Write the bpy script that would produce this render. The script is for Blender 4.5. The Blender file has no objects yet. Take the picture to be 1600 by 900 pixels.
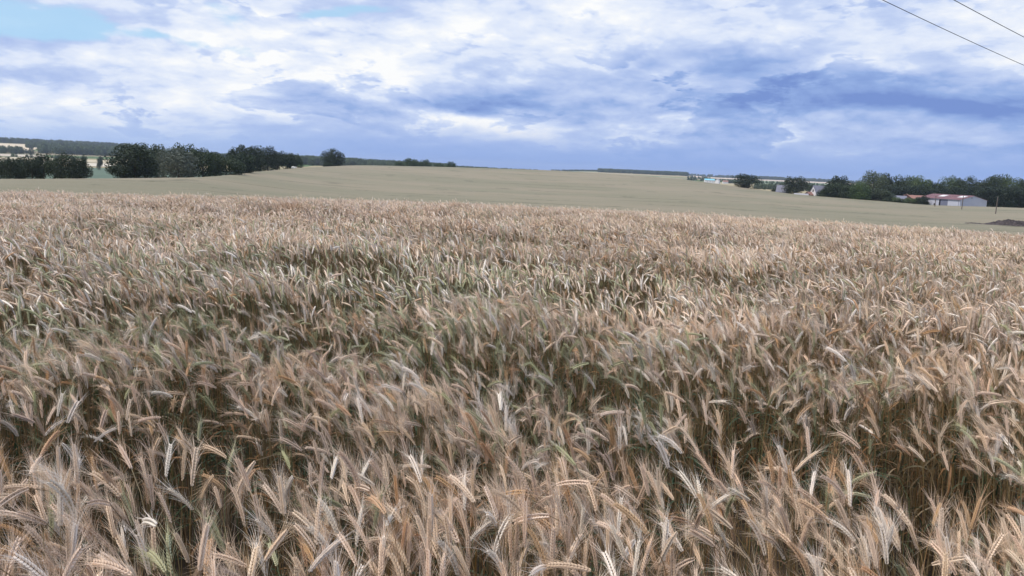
import bpy, math, random
import numpy as np
from mathutils import Vector, Matrix

S = bpy.context.scene
C = S.collection
rng = np.random.default_rng(7)
random.seed(7)
R = math.radians

# ------------------------------------------------------------------ camera
FPX = 1200.0                      # focal length in pixels of a 1600 px wide frame
PITCH, ROLL, CAM_Z = R(8.9), R(2.4), 2.0
F = np.array([0, math.cos(PITCH), -math.sin(PITCH)])
U0 = np.array([0, math.sin(PITCH), math.cos(PITCH)])
R0 = np.array([1.0, 0, 0])
RIGHT = math.cos(ROLL) * R0 + math.sin(ROLL) * U0
UP = math.cos(ROLL) * U0 - math.sin(ROLL) * R0
cam_data = bpy.data.cameras.new("camera")
cam = bpy.data.objects.new("camera", cam_data)
C.objects.link(cam)
cam_data.sensor_width = 36.0
cam_data.lens = 36.0 * FPX / 1600.0
cam_data.clip_start = 0.05
cam_data.clip_end = 60000
m = Matrix(((RIGHT[0], UP[0], -F[0], 0), (RIGHT[1], UP[1], -F[1], 0), (RIGHT[2], UP[2], -F[2], CAM_Z), (0, 0, 0, 1)))
cam.matrix_world = m
S.camera = cam

def ray(px, py):
    """azimuth (from +Y towards +X) and tangent of the elevation of a direction"""
    d = F + (px - 800.0) / FPX * RIGHT - (py - 450.0) / FPX * UP
    return math.atan2(d[0], d[1]), d[2] / math.hypot(d[0], d[1])

def az_of(px):
    return ray(px, 262 + 0.042 * (px - 800))[0]

def project(p):
    q = np.asarray(p, float) - np.array([0, 0, CAM_Z])
    w = q @ F
    return 800 + FPX * (q @ RIGHT) / w, 450 - FPX * (q @ UP) / w, w

S.view_settings.view_transform = 'Standard'
S.view_settings.look = 'None'
S.view_settings.exposure = 0.0
S.view_settings.gamma = 1.0
S.cycles.max_bounces = 6
S.cycles.diffuse_bounces = 3
S.cycles.transmission_bounces = 4
S.cycles.volume_bounces = 0
S.cycles.use_denoising = True
S.cycles.denoiser = 'OPENIMAGEDENOISE'
S.cycles.denoising_input_passes = 'RGB_ALBEDO_NORMAL'
S.cycles.denoising_prefilter = 'ACCURATE'

# ------------------------------------------------------------------ node helper
class NT:
    def __init__(s, tree):
        s.t = tree
        s.x = 0
    def n(s, typ, inputs=None, **kw):
        nd = s.t.nodes.new(typ)
        s.x += 30
        nd.location = (s.x, 0)
        for k, v in kw.items():
            setattr(nd, k, v)
        for k, v in (inputs or {}).items():
            s.set(nd.inputs[k], v)
        return nd
    def set(s, sock, v):
        if isinstance(v, bpy.types.NodeSocket):
            s.t.links.new(v, sock)
        elif isinstance(v, bpy.types.Node):
            s.t.links.new(v.outputs[0], sock)
        else:
            sock.default_value = v
    def m(s, op, a, b=None, c=None, clamp=False):
        nd = s.t.nodes.new('ShaderNodeMath')
        nd.operation = op
        nd.use_clamp = clamp
        s.set(nd.inputs[0], a)
        if b is not None: s.set(nd.inputs[1], b)
        if c is not None: s.set(nd.inputs[2], c)
        return nd.outputs[0]
    def v(s, op, a, b=None):
        nd = s.t.nodes.new('ShaderNodeVectorMath')
        nd.operation = op
        s.set(nd.inputs[0], a)
        if b is not None: s.set(nd.inputs[1], b)
        return nd.outputs[0]
    def mix(s, f, a, b, typ='MIX'):
        nd = s.t.nodes.new('ShaderNodeMix')
        nd.data_type = 'RGBA'
        nd.blend_type = typ
        nd.clamp_factor = True
        for i, v in ((0, f), (6, a), (7, b)):
            if not isinstance(v, (bpy.types.NodeSocket, bpy.types.Node)) and i and len(v) == 3:
                v = (*v, 1)
            s.set(nd.inputs[i], v)
        return nd.outputs[2]
    def noise(s, vec, scale, detail=4, rough=0.5, dist=0.0, lac=2.0):
        nd = s.n('ShaderNodeTexNoise', {'Vector': vec, 'Scale': scale, 'Detail': detail, 'Roughness': rough, 'Distortion': dist, 'Lacunarity': lac})
        return nd.outputs[0]
    def ramp(s, f, stops, interp='LINEAR'):
        nd = s.n('ShaderNodeValToRGB')
        cr = nd.color_ramp
        cr.interpolation = interp
        while len(cr.elements) < len(stops):
            cr.elements.new(0.5)
        for e, (p, c) in zip(cr.elements, stops):
            e.position = p
            e.color = (*c, 1) if len(c) == 3 else c
        s.set(nd.inputs[0], f)
        return nd.outputs[0]
    def smooth(s, x, lo, hi):
        nd = s.n('ShaderNodeMapRange', {0: x, 1: lo, 2: hi, 3: 0.0, 4: 1.0}, interpolation_type='SMOOTHSTEP')
        return nd.outputs[0]

def lin(r, g, b):
    f = lambda c: (c / 255 / 12.92) if c <= 10 else ((c / 255 + 0.055) / 1.055) ** 2.4
    return (f(r), f(g), f(b))

# ------------------------------------------------------------------ sky and sun
SUN_EL, SUN_AZ = R(58), R(-112)     # azimuth from +Y towards +X
W = bpy.data.worlds.new("World")
S.world = W
W.use_nodes = True
W.node_tree.nodes.clear()
w = NT(W.node_tree)
sky = w.n('ShaderNodeTexSky', sky_type='NISHITA', sun_disc=False, sun_elevation=SUN_EL, sun_rotation=SUN_AZ)
geo = w.n('ShaderNodeTexCoord').outputs['Generated']
D = w.v('NORMALIZE', geo)
sep = w.n('ShaderNodeSeparateXYZ', {0: D})
dx, dy, dz = sep.outputs
az = w.m('ARCTAN2', dx, dy)
el = w.m('ARCSINE', dz)
# large cloud masses, each an elongated soft patch: (px, py, half width px, half height px, slope px/px, amount)
zz = w.m('ADD', w.m('ABSOLUTE', dz), 0.30)
den = w.m('DIVIDE', 1.0, zz)
plane = w.n('ShaderNodeCombineXYZ', {0: w.m('MULTIPLY', dx, den), 1: w.m('MULTIPLY', dy, den), 2: w.m('MULTIPLY', dz, 3.0)}).outputs[0]
# wind direction turns the cloud streets a little
wn = w.n('ShaderNodeTexNoise', {'Vector': plane, 'Scale': 1.6, 'Detail': 4.0, 'Roughness': 0.6})
ws = w.n('ShaderNodeSeparateColor', {0: wn.outputs['Color']})
waz = w.m('MULTIPLY_ADD', w.m('SUBTRACT', ws.outputs[0], 0.5), 0.16, az)
wel = w.m('MULTIPLY_ADD', w.m('SUBTRACT', ws.outputs[1], 0.5), 0.075, el)

wvec = w.n('ShaderNodeCombineXYZ', {0: waz, 1: wel, 2: 0.0}).outputs[0]
def blob(acc, px, py, sx, sy, slope, amt):
    A, T = ray(px, py)
    E = math.atan(T)
    ang = math.atan(slope) - ROLL          # the slope is seen in the frame: take the roll out
    k = math.sqrt(2) / FPX
    mp = w.n('ShaderNodeMapping', {'Vector': wvec, 'Location': (A, E, 0), 'Rotation': (0, 0, -ang), 'Scale': (sx * k, sy * k, 1)}, vector_type='TEXTURE')
    d2 = w.n('ShaderNodeVectorMath', {0: mp, 1: mp}, operation='DOT_PRODUCT').outputs['Value']
    return w.m('MULTIPLY_ADD', w.m('POWER', 0.36788, d2), amt * GAIN * (1.0 if amt > 0 else 1.0), acc)

def total(specs, base):
    acc = base
    for sp in specs:
        acc = blob(acc, *sp)
    return acc

GAIN = 0.66
bright = total([
    (880, 15, 130, 45, 0.1, 0.36), (640, 40, 190, 55, 0.1, 0.24), (430, 75, 110, 30, 0.1, 0.36), (220, 25, 140, 24, 0.06, 0.30),
    (1570, 20, 75, 50, 0.3, 0.42), (1590, 105, 50, 25, 0.3, 0.2), (250, 115, 90, 22, 0.25, 0.24), (60, 130, 110, 26, 0.12, 0.18),
    (620, 160, 62, 16, 0.35, 0.55), (700, 183, 60, 8, 0.2, 0.30), (560, 140, 40, 10, 0.3, 0.15), (500, 118, 80, 9, 0.1, 0.42), (450, 165, 160, 18, 0.12, 0.16), (60, 170, 140, 14, 0.05, 0.16), (600, 105, 34, 12, 0.5, 0.30), (1130, 25, 120, 40, 0.2, 0.17), (880, 130, 100, 24, 0.1, 0.22),
    (920, 205, 60, 8, 0.12, 0.18), (1330, 45, 60, 30, 0.2, 0.08), (1350, 175, 150, 7, 0.03, 0.16), (1500, 168, 90, 7, 0.0, 0.14), (1020, 190, 60, 8, 0.1, 0.10), (840, 110, 60, 10, 0.1, 0.15),
    (1080, 105, 60, 30, 0.5, 0.10), (1050, 200, 400, 22, 0.0, 0.05),
    # shaded bases
    (350, 92, 75, 9, 0.22, -0.30), (560, 128, 60, 14, 0.3, -0.34), (690, 152, 130, 15, 0.22, -0.42), (860, 178, 130, 9, 0.05, -0.34), (1010, 160, 90, 16, 0.1, -0.26),
    (1200, 165, 140, 20, 0.12, -0.32), (1330, 145, 160, 26, 0.08, -0.34), (1540, 152, 130, 14, 0.06, -0.50), (1170, 105, 130, 22, 0.15, -0.22), (820, 95, 60, 7, 0.05, -0.22),
    (780, 25, 60, 6, 0.05, -0.16), (1380, 120, 120, 12, 0.12, -0.10), (560, 165, 70, 7, 0.15, -0.22), (190, 155, 120, 12, 0.1, -0.10), (60, 100, 60, 12, 0.2, -0.08), (520, 75, 40, 7, 0.1, -0.1),
], 0.505)
low = w.smooth(w.m('MULTIPLY_ADD', w.smooth(az, -0.1, -0.6), 0.012, el), 0.064, 0.006)           # veil of rain and haze close to the horizon
leftness = w.smooth(az, -0.1, -0.62)

# cloud relief: fractal noise and its own offset copy give lit rims and shaded undersides
n1 = w.noise(plane, 1.7, 7, 0.50, 0.10)
off = w.v('ADD', plane, (0.04, 0.13, -0.08))
n2 = w.noise(off, 1.7, 7, 0.50, 0.10)
relief = w.m('SUBTRACT', n1, n2)
vo = lambda vec, sc: w.n('ShaderNodeTexVoronoi', {'Vector': vec, 'Scale': sc, 'Detail': 4.0, 'Roughness': 0.53, 'Lacunarity': 2.3}, feature='F1', normalize=True).outputs['Distance']
wp = w.v('ADD', plane, w.v('MULTIPLY', wn.outputs['Color'], (0.22, 0.22, 0.22)))
n3 = vo(wp, 4.2)
off3 = w.v('ADD', wp, (0.014, 0.050, -0.040))
n4 = vo(off3, 4.2)
relief2 = w.m('SUBTRACT', n4, n3)
fade = w.m('SUBTRACT', 1.0, w.m('MULTIPLY', low, 0.55))
detail = w.m('ADD', w.m('MULTIPLY', relief, 0.8), w.m('MULTIPLY', relief2, 0.95))
detail = w.m('ADD', detail, w.m('MULTIPLY', w.m('SUBTRACT', n1, 0.5), 0.45))
detail = w.m('ADD', detail, w.m('MULTIPLY', w.m('SUBTRACT', 0.42, n3), 0.22))
# nearer cloud heads end in crisp bright rims over the greyer cloud behind
q_ = w.m('MULTIPLY_ADD', w.m('SUBTRACT', 0.42, n3), 0.42, w.noise(wp, 1.9, 6, 0.55, 0.1))
m_ = w.smooth(q_, 0.492, 0.535)
rim = w.m('MULTIPLY', m_, w.m('SUBTRACT', 1.0, w.smooth(q_, 0.525, 0.63)))
edge = w.m('ADD', w.m('MULTIPLY', w.m('SUBTRACT', m_, 0.5), 0.07), w.m('MULTIPLY', rim, 0.20))
edge = w.m('MULTIPLY', edge, w.smooth(ws.outputs[2], 0.36, 0.60))
detail = w.m('MULTIPLY', w.m('ADD', w.m('SUBTRACT', detail, 0.045), edge), fade)
b = w.m('ADD', bright, detail)
b = w.m('ADD', b, w.m('MULTIPLY', w.m('SUBTRACT', w.smooth(b, 0.60, 0.70), 0.5), 0.08))
cloud = w.ramp(b, [(0.0, lin(120, 148, 210)), (0.24, lin(150, 177, 228)), (0.42, lin(180, 199, 239)), (0.62, lin(206, 220, 248)), (0.82, lin(230, 238, 253)), (1.0, lin(254, 255, 255))])
lowcol = w.mix(leftness, lin(137, 169, 229), lin(176, 202, 243))
cloud = w.mix(w.m('MULTIPLY', low, 0.86), cloud, lowcol)
# blue holes
GAIN = 1.0
hole = total([(75, 44, 90, 20, 0.14, 0.80), (10, 20, 40, 26, 0.1, 0.5), (225, 56, 90, 9, 0.10, 0.75), (110, 66, 50, 10, 0.1, 0.35), (515, 22, 60, 7, -0.12, 0.9), (345, 8, 24, 9, 0.0, 0.75), (300, 28, 20, 8, 0.3, 0.2)], 0.0)
n5 = w.noise(plane, 2.6, 8, 0.55, 0.3)
holem = w.smooth(w.m('ADD', w.m('MULTIPLY_ADD', w.m('SUBTRACT', n3, 0.42), 1.3, hole), w.m('MULTIPLY', w.m('SUBTRACT', n5, 0.5), 2.2)), 0.36, 0.80)
# the rest of the dome has the same broken cloud
dome = w.m('MULTIPLY', w.smooth(w.noise(D, 2.2, 8, 0.55, 0.4), 0.54, 0.62), w.smooth(el, 0.26, 0.40))
clear = w.mix(1.0, sky.outputs[0], (0.115, 0.115, 0.115), 'MULTIPLY')
clear = w.mix(w.m('MULTIPLY_ADD', w.smooth(el, 0.6, 0.05), 0.50, 0.40), clear, lin(178, 220, 252))
col = w.mix(w.m('MAXIMUM', w.m('MULTIPLY', holem, 0.9), dome), cloud, clear)
# cloud overhead is brighter than cloud near the horizon, as under any broken overcast
over = w.m('MULTIPLY_ADD', w.smooth(el, 0.28, 1.2), 0.6, 1.0)
col = w.v('MULTIPLY', col, w.n('ShaderNodeCombineXYZ', {0: over, 1: over, 2: over}))
bg = w.n('ShaderNodeBackground', {'Color': col, 'Strength': 1.0})
w.n('ShaderNodeOutputWorld', {'Surface': bg})

sd = bpy.data.lights.new("sun", 'SUN')
sd.energy = 3.6
sd.angle = R(10)
sd.color = (1.0, 0.92, 0.83)
sun = bpy.data.objects.new("sun", sd)
C.objects.link(sun)
sv = Vector((math.sin(SUN_AZ) * math.cos(SUN_EL), math.cos(SUN_AZ) * math.cos(SUN_EL), math.sin(SUN_EL)))
sun.rotation_euler = sv.to_track_quat('Z', 'Y').to_euler()

# ------------------------------------------------------------------ general builders
def mat(name):
    m_ = bpy.data.materials.new(name)
    m_.use_nodes = True
    m_.node_tree.nodes.clear()
    return m_, NT(m_.node_tree)

def principled(nt, color, rough=0.7, normal=None, spec=0.3, metallic=0.0):
    p = nt.n('ShaderNodeBsdfPrincipled', {'Roughness': rough, 'Metallic': metallic, 'Specular IOR Level': spec})
    nt.set(p.inputs['Base Color'], color if isinstance(color, bpy.types.NodeSocket) else (*color[:3], 1))
    if normal is not None:
        nt.set(p.inputs['Normal'], normal)
    return p

def finish(nt, shader):
    nt.n('ShaderNodeOutputMaterial', {'Surface': shader})

def simple(name, color, rough=0.7, var=0.12, scale=3.0, metallic=0.0, bump=0.0):
    m_, nt = mat(name)
    co = nt.n('ShaderNodeTexCoord').outputs['Object']
    n_ = nt.noise(co, scale, 6, 0.6)
    c = nt.mix(n_, tuple(max(0, k * (1 - 2 * var)) for k in color), tuple(min(1, k * (1 + 2 * var)) for k in color))
    nrm = None
    if bump:
        nrm = nt.n('ShaderNodeBump', {'Height': n_, 'Strength': 0.6, 'Distance': bump})
    finish(nt, principled(nt, c, rough, nrm, metallic=metallic))
    return m_

def mesh_np(name, V, faces, mats=(), fmat=None, smooth=False):
    """faces: list of (n,k) int arrays"""
    me = bpy.data.meshes.new(name)
    V = np.asarray(V, np.float32)
    fl = [np.asarray(f, np.int32) for f in faces if len(f)]
    me.vertices.add(len(V))
    me.vertices.foreach_set('co', V.ravel())
    nl = sum(f.size for f in fl)
    me.loops.add(nl)
    me.loops.foreach_set('vertex_index', np.concatenate([f.ravel() for f in fl]))
    tot = np.concatenate([np.full(len(f), f.shape[1], np.int32) for f in fl])
    st = np.concatenate([[0], np.cumsum(tot)[:-1]]).astype(np.int32)
    me.polygons.add(len(tot))
    me.polygons.foreach_set('loop_start', st)
    me.polygons.foreach_set('loop_total', tot)
    if fmat is not None:
        me.polygons.foreach_set('material_index', np.asarray(fmat, np.int32))
    me.polygons.foreach_set('use_smooth', np.full(len(tot), bool(smooth)))
    for k in mats:
        me.materials.append(k)
    me.update(calc_edges=True)
    me.validate()
    return me

def link(name, data, parent=None, loc=None, rotz=0.0, coll=None):
    o = bpy.data.objects.new(name, data)
    (coll or C).objects.link(o)
    if loc is not None: o.location = loc
    if rotz: o.rotation_euler = (0, 0, rotz)
    if parent is not None: o.parent = parent
    return o

def tag(o, label=None, cat=None, group=None, kind=None):
    if label: o['label'] = label
    if cat: o['category'] = cat
    if group: o['group'] = group
    if kind: o['kind'] = kind
    return o

class Geo:
    """collects quads / tris"""
    def __init__(s): s.V = []; s.Q = []; s.T = []; s.mq = []; s.mt = []; s.n = 0
    def add(s, V, Q=None, T=None, mi=0):
        V = np.asarray(V, float).reshape(-1, 3)
        s.V.append(V)
        if Q is not None and len(Q):
            s.Q.append(np.asarray(Q, int) + s.n); s.mq.append(np.full(len(Q), mi))
        if T is not None and len(T):
            s.T.append(np.asarray(T, int) + s.n); s.mt.append(np.full(len(T), mi))
        s.n += len(V)
    def arrays(s):
        V = np.concatenate(s.V) if s.V else np.zeros((0, 3))
        Q = np.concatenate(s.Q) if s.Q else np.zeros((0, 4), int)
        T = np.concatenate(s.T) if s.T else np.zeros((0, 3), int)
        mq = np.concatenate(s.mq) if s.mq else np.zeros(0, int)
        mt = np.concatenate(s.mt) if s.mt else np.zeros(0, int)
        return V, Q, T, mq, mt
    def mesh(s, name, mats, smooth=False):
        V, Q, T, mq, mt = s.arrays()
        return mesh_np(name, V, [Q, T], mats, np.concatenate([mq, mt]), smooth)
    def box(s, lo, hi, mi=0, rot=None, org=None):
        x0, y0, z0 = lo; x1, y1, z1 = hi
        V = np.array([(x0, y0, z0), (x1, y0, z0), (x1, y1, z0), (x0, y1, z0), (x0, y0, z1), (x1, y0, z1), (x1, y1, z1), (x0, y1, z1)], float)
        s.add(V, [(0, 3, 2, 1), (4, 5, 6, 7), (0, 1, 5, 4), (1, 2, 6, 5), (2, 3, 7, 6), (3, 0, 4, 7)], mi=mi)
    def tube(s, P, rad, k=6, mi=0, cap=False):
        P = np.asarray(P, float); rad = np.broadcast_to(rad, (len(P),))
        T = np.gradient(P, axis=0); T /= np.linalg.norm(T, axis=1)[:, None] + 1e-9
        ref = np.array([0.0, 1.0, 0.0]) if abs(T[0][1]) < 0.9 else np.array([1.0, 0, 0])
        A = np.cross(T, ref); A /= np.linalg.norm(A, axis=1)[:, None] + 1e-9
        B = np.cross(T, A)
        a = np.arange(k) / k * 2 * math.pi
        V = P[:, None] + rad[:, None, None] * (np.cos(a)[None, :, None] * A[:, None] + np.sin(a)[None, :, None] * B[:, None])
        i = np.arange(len(P) - 1)[:, None] * k; j = np.arange(k)[None]
        Q = np.stack([i + j, i + (j + 1) % k, i + k + (j + 1) % k, i + k + j], -1).reshape(-1, 4)
        s.add(V.reshape(-1, 3), Q, mi=mi)
        if cap:
            n = len(P); c = (n - 1) * k
            s.add(np.concatenate([V[-1], P[-1:]]), T=[(q, (q + 1) % k, k) for q in range(k)], mi=mi)
    def quad(s, a, b, c, d, mi=0):
        s.add([a, b, c, d], [(0, 1, 2, 3)], mi=mi)

def hash2(ix, iy, seed):
    h = (ix.astype(np.int64) * 374761393 + iy.astype(np.int64) * 668265263 + seed * 974634777) & 0xFFFFFFFF
    h = ((h ^ (h >> 13)) * 1274126177) & 0xFFFFFFFF
    return ((h ^ (h >> 16)) & 0xFFFFFF) / float(0xFFFFFF)

def vnoise(x, y, seed=0, octaves=3):
    x = np.asarray(x, float); y = np.asarray(y, float)
    out = np.zeros(np.broadcast(x, y).shape); amp = 1.0; tot = 0
    for o in range(octaves):
        ix = np.floor(x); iy = np.floor(y); fx = x - ix; fy = y - iy
        fx = fx * fx * (3 - 2 * fx); fy = fy * fy * (3 - 2 * fy)
        a = hash2(ix, iy, seed + o); b_ = hash2(ix + 1, iy, seed + o); c = hash2(ix, iy + 1, seed + o); d = hash2(ix + 1, iy + 1, seed + o)
        out = out + amp * ((a * (1 - fx) + b_ * fx) * (1 - fy) + (c * (1 - fx) + d * fx) * fy)
        tot += amp; amp *= 0.5; x = x * 2.03 + 11.7; y = y * 2.03 + 5.3
    return out / tot

def sstep(x, a, b_):
    t = np.clip((x - a) / (b_ - a), 0, 1)
    return t * t * (3 - 2 * t)

def scatter(name, pts, rot, scl, vid, protos, parent=None):
    """one object of kind stuff whose geometry nodes set a prototype on every point"""
    n = len(pts)
    me = bpy.data.meshes.new(name)
    me.vertices.add(n)
    me.vertices.foreach_set('co', np.asarray(pts, np.float32).ravel())
    for an, ty, ar in (('rot', 'FLOAT_VECTOR', rot), ('scl', 'FLOAT_VECTOR', scl)):
        at = me.attributes.new(an, ty, 'POINT'); at.data.foreach_set('vector', np.asarray(ar, np.float32).ravel())
    at = me.attributes.new('vid', 'INT', 'POINT'); at.data.foreach_set('value', np.asarray(vid, np.int32))
    o = link(name, me, parent)
    coll = bpy.data.collections.new(name + "_kinds")
    for i, p in enumerate(protos):
        coll.objects.link(p)
    order = sorted(range(len(protos)), key=lambda i: protos[i].name)
    remap = np.zeros(len(protos), np.int32)
    for pos, i in enumerate(order): remap[i] = pos
    at.data.foreach_set('value', remap[np.asarray(vid, np.int32)])
    g = bpy.data.node_groups.new(name, 'GeometryNodeTree')
    g.interface.new_socket('Geometry', in_out='INPUT', socket_type='NodeSocketGeometry')
    g.interface.new_socket('Geometry', in_out='OUTPUT', socket_type='NodeSocketGeometry')
    N = g.nodes; L = g.links
    gi = N.new('NodeGroupInput'); go = N.new('NodeGroupOutput')
    ip = N.new('GeometryNodeInstanceOnPoints')
    ci = N.new('GeometryNodeCollectionInfo'); ci.inputs['Collection'].default_value = coll
    ci.inputs['Separate Children'].default_value = True; ci.inputs['Reset Children'].default_value = True
    def na(nm, dt):
        q = N.new('GeometryNodeInputNamedAttribute'); q.data_type = dt; q.inputs['Name'].default_value = nm; return q.outputs['Attribute']
    e2r = N.new('FunctionNodeEulerToRotation')
    L.new(na('rot', 'FLOAT_VECTOR'), e2r.inputs[0])
    L.new(gi.outputs[0], ip.inputs['Points']); L.new(ci.outputs[0], ip.inputs['Instance'])
    ip.inputs['Pick Instance'].default_value = True
    L.new(na('vid', 'INT'), ip.inputs['Instance Index'])
    L.new(e2r.outputs[0], ip.inputs['Rotation']); L.new(na('scl', 'FLOAT_VECTOR'), ip.inputs['Scale'])
    L.new(ip.outputs[0], go.inputs[0])
    md = o.modifiers.new('scatter', 'NODES'); md.node_group = g
    return o

# ------------------------------------------------------------------ terrain
# near brow: the crop falls away gently; behind a dip the same field climbs to a long crest
CREST = [(-400, 283, 150), (0, 280, 150), (170, 279, 160), (310, 277.5, 175), (350, 274.5, 205), (400, 268.5, 260), (470, 262, 350), (560, 258, 430),
         (700, 261, 470), (860, 266, 500), (1000, 274.5, 480), (1083, 282, 450), (1152, 292, 430), (1240, 303.5, 400), (1386, 315, 385), (1449, 320.5, 380),
         (1540, 323, 380), (1600, 325, 380), (2000, 343, 380)]
c_az = np.array([ray(a, b_)[0] for a, b_, _ in CREST]); c_t = np.array([ray(a, b_)[1] for a, b_, _ in CREST]); c_d = np.array([d for *_, d in CREST], float)
_g = np.linspace(c_az[0], c_az[-1], 400)
def _sm(v):
    q = np.interp(_g, c_az, v); k = np.ones(9) / 9
    return np.convolve(np.pad(q, 4, mode='edge'), k, 'valid')
c_ts, c_ds = _sm(c_t), _sm(c_d)
R1 = 62.0
CROP = 1.05
FAR_R = np.array([0, 300, 400, 700, 1200, 2000, 3000, 4000, 6000, 12000, 40000], float)
FAR_Z = np.array([-9, -10, -10.4, -11, -9.6, -6.5, -5, -5, -9, -20, -60], float)

def near_top(r): return CROP - 0.00074 * r * r

def canopy_z(x, y):
    """height of the top of the standing crop"""
    r = np.hypot(x, y); a = np.clip(np.arctan2(x, y), c_az[0], c_az[-1])
    T = np.interp(a, _g, c_ts); Dc = np.interp(a, _g, c_ds)
    e1 = (near_top(R1) - CAM_Z) / R1
    t = np.clip((r - R1) / (Dc - R1), 0, 1)
    e = e1 + (T - e1) * (1 - (1 - t) ** 1.35)
    zf = CAM_Z + r * e
    return np.where(r < R1, near_top(r), zf), Dc, T

def ground_z(x, y):
    x = np.asarray(x, float); y = np.asarray(y, float)
    r = np.hypot(x, y); a = np.arctan2(x, y)
    top, Dc, T = canopy_z(x, y)
    zc = top - CROP
    z_crest = CAM_Z + Dc * T - CROP
    far = np.interp(r, FAR_R, FAR_Z)
    # wooded hills: left slope, middle ridge, right ridge
    aw = lambda p0, p1, w_: sstep(a, az_of(p0) - w_, az_of(p0)) * (1 - sstep(a, az_of(p1), az_of(p1) + w_))
    far = far + 17.0 * sstep(r, 1250, 2700) * (1 - sstep(r, 2900, 5200)) * (1 - sstep(a, az_of(120), az_of(560)))
    far = far + 5.5 * np.exp(-((r - 1350) / 260.0) ** 2) * (1 - sstep(a, az_of(420), az_of(860))) * sstep(a, az_of(340), az_of(470))
    far = far + 6.0 * np.exp(-((r - 3000) / 500.0) ** 2) * aw(930, 1060, 0.06)
    far = far + (vnoise(x / 300, y / 300, 5, 2) - 0.5) * 0.8 * sstep(r, 900, 2000)
    t = sstep(r, Dc, Dc + 160)
    z = np.where(r <= Dc, zc, z_crest * (1 - t) + far * t)
    back = sstep(np.abs(a), 1.2, 1.9)           # behind the camera the land is level
    flat = np.interp(r, [0, 5, 60, 400, 40000], [0, -0.05, -1.5, -9, -40])
    return z * (1 - back) + flat * back

def gz(x, y): return float(ground_z(np.array([x]), np.array([y]))[0])

def at(px, r):
    """ground point at frame column px (taken at the horizon) and distance r"""
    a = az_of(px); x, y = r * math.sin(a), r * math.cos(a)
    return x, y, gz(x, y)

def hit(px, py, rmin=62):
    """where the sight line meets the top of the crop"""
    a, t = ray(px, py)
    for r in np.arange(rmin, 520, 1.0):
        x, y = r * math.sin(a), r * math.cos(a)
        z = float(canopy_z(np.array([x]), np.array([y]))[0][0])
        if CAM_Z + r * t <= z:
            return x, y, z, r
    return None

def polar_sheet(name, azs, rs, zfun, mats, skirt=0.0, lift=0.0):
    A, Rr = np.meshgrid(azs, rs)
    if callable(zfun):
        X, Y = Rr * np.sin(A), Rr * np.cos(A)
        Z = zfun(X, Y) + lift
    V = np.stack([X, Y, Z], -1).reshape(-1, 3)
    na_, nr = len(azs), len(rs)
    i = np.arange(nr - 1)[:, None] * na_; j = np.arange(na_ - 1)[None]
    Q = np.stack([i + j, i + na_ + j, i + na_ + j + 1, i + j + 1], -1).reshape(-1, 4)[:, ::-1]
    return V, Q

# ground materials
m_ground, nt = mat("farmland")
pos = nt.n('ShaderNodeNewGeometry').outputs['Position']
p2 = nt.v('MULTIPLY', pos, (1, 1, 0))
cells = nt.n('ShaderNodeTexVoronoi', {'Vector': nt.v('ADD', p2, nt.v('MULTIPLY', nt.n('ShaderNodeTexNoise', {'Vector': p2, 'Scale': 0.004}).outputs['Color'], (90, 90, 0))), 'Scale': 0.0042})
cellv = nt.n('ShaderNodeSeparateColor', {0: cells.outputs['Color']}).outputs[0]
parcel = nt.ramp(cellv, [(0.0, (0.30, 0.25, 0.14)), (0.3, (0.08, 0.12, 0.045)), (0.5, (0.33, 0.28, 0.17)), (0.7, (0.12, 0.15, 0.06)), (0.85, (0.20, 0.17, 0.10))], 'CONSTANT')
soil_n = nt.noise(pos, 9.0, 8, 0.65)
soil = nt.ramp(soil_n, [(0.3, (0.035, 0.026, 0.018)), (0.6, (0.085, 0.062, 0.042)), (0.75, (0.16, 0.125, 0.08))])
dist = nt.n('ShaderNodeVectorMath', {0: p2}, operation='LENGTH').outputs['Value']
col_ = nt.mix(nt.smooth(dist, 150, 170), soil, parcel)
fine = nt.noise(pos, 0.05, 6, 0.6)
col_ = nt.mix(0.5, col_, nt.mix(fine, (0.3, 0.3, 0.3), (0.75, 0.75, 0.75)), 'OVERLAY')
finish(nt, principled(nt, col_, 0.9, nt.n('ShaderNodeBump', {'Height': soil_n, 'Strength': 0.7, 'Distance': 0.03}), spec=0.1))

azs = np.concatenate([np.linspace(-math.pi, -0.85, 60)[:-1], np.linspace(-0.85, 0.85, 300), np.linspace(0.85, math.pi, 60)[1:]])
rs = np.concatenate([[0.02, 0.5], np.geomspace(1.0, 560, 120), np.linspace(580, 1400, 40), np.geomspace(1450, 7000, 50)])
V, Q = polar_sheet("ground", azs, rs, ground_z, None)
ground = link("ground", mesh_np("ground", V, [Q], [m_ground], smooth=True))
tag(ground, kind='structure')

# ------------------------------------------------------------------ the crop on the far side of the dip, read as one mass
m_crop, nt = mat("distant_crop")
pos = nt.n('ShaderNodeNewGeometry').outputs['Position']
big = nt.noise(nt.v('MULTIPLY', pos, (0.010, 0.018, 0)), 1.0, 4, 0.5)
midn = nt.noise(nt.v('MULTIPLY', pos, (0.05, 0.12, 0)), 1.0, 4, 0.6)
fin = nt.noise(nt.v('MULTIPLY', pos, (1.0, 1.0, 0)), 2.2, 5, 0.75)
cc = nt.mix(nt.smooth(big, 0.38, 0.62), (0.190, 0.175, 0.112), (0.25, 0.210, 0.142))
cc = nt.mix(nt.m('MULTIPLY', nt.smooth(midn, 0.35, 0.7), 0.6), cc, (0.225, 0.203, 0.135))
streak = nt.noise(nt.v('MULTIPLY', pos, (0.07, 0.06, 0)), 1.0, 4, 0.65)
cc = nt.mix(nt.m('MULTIPLY', nt.smooth(streak, 0.60, 0.65), 0.6), cc, (0.11, 0.105, 0.065))
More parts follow.
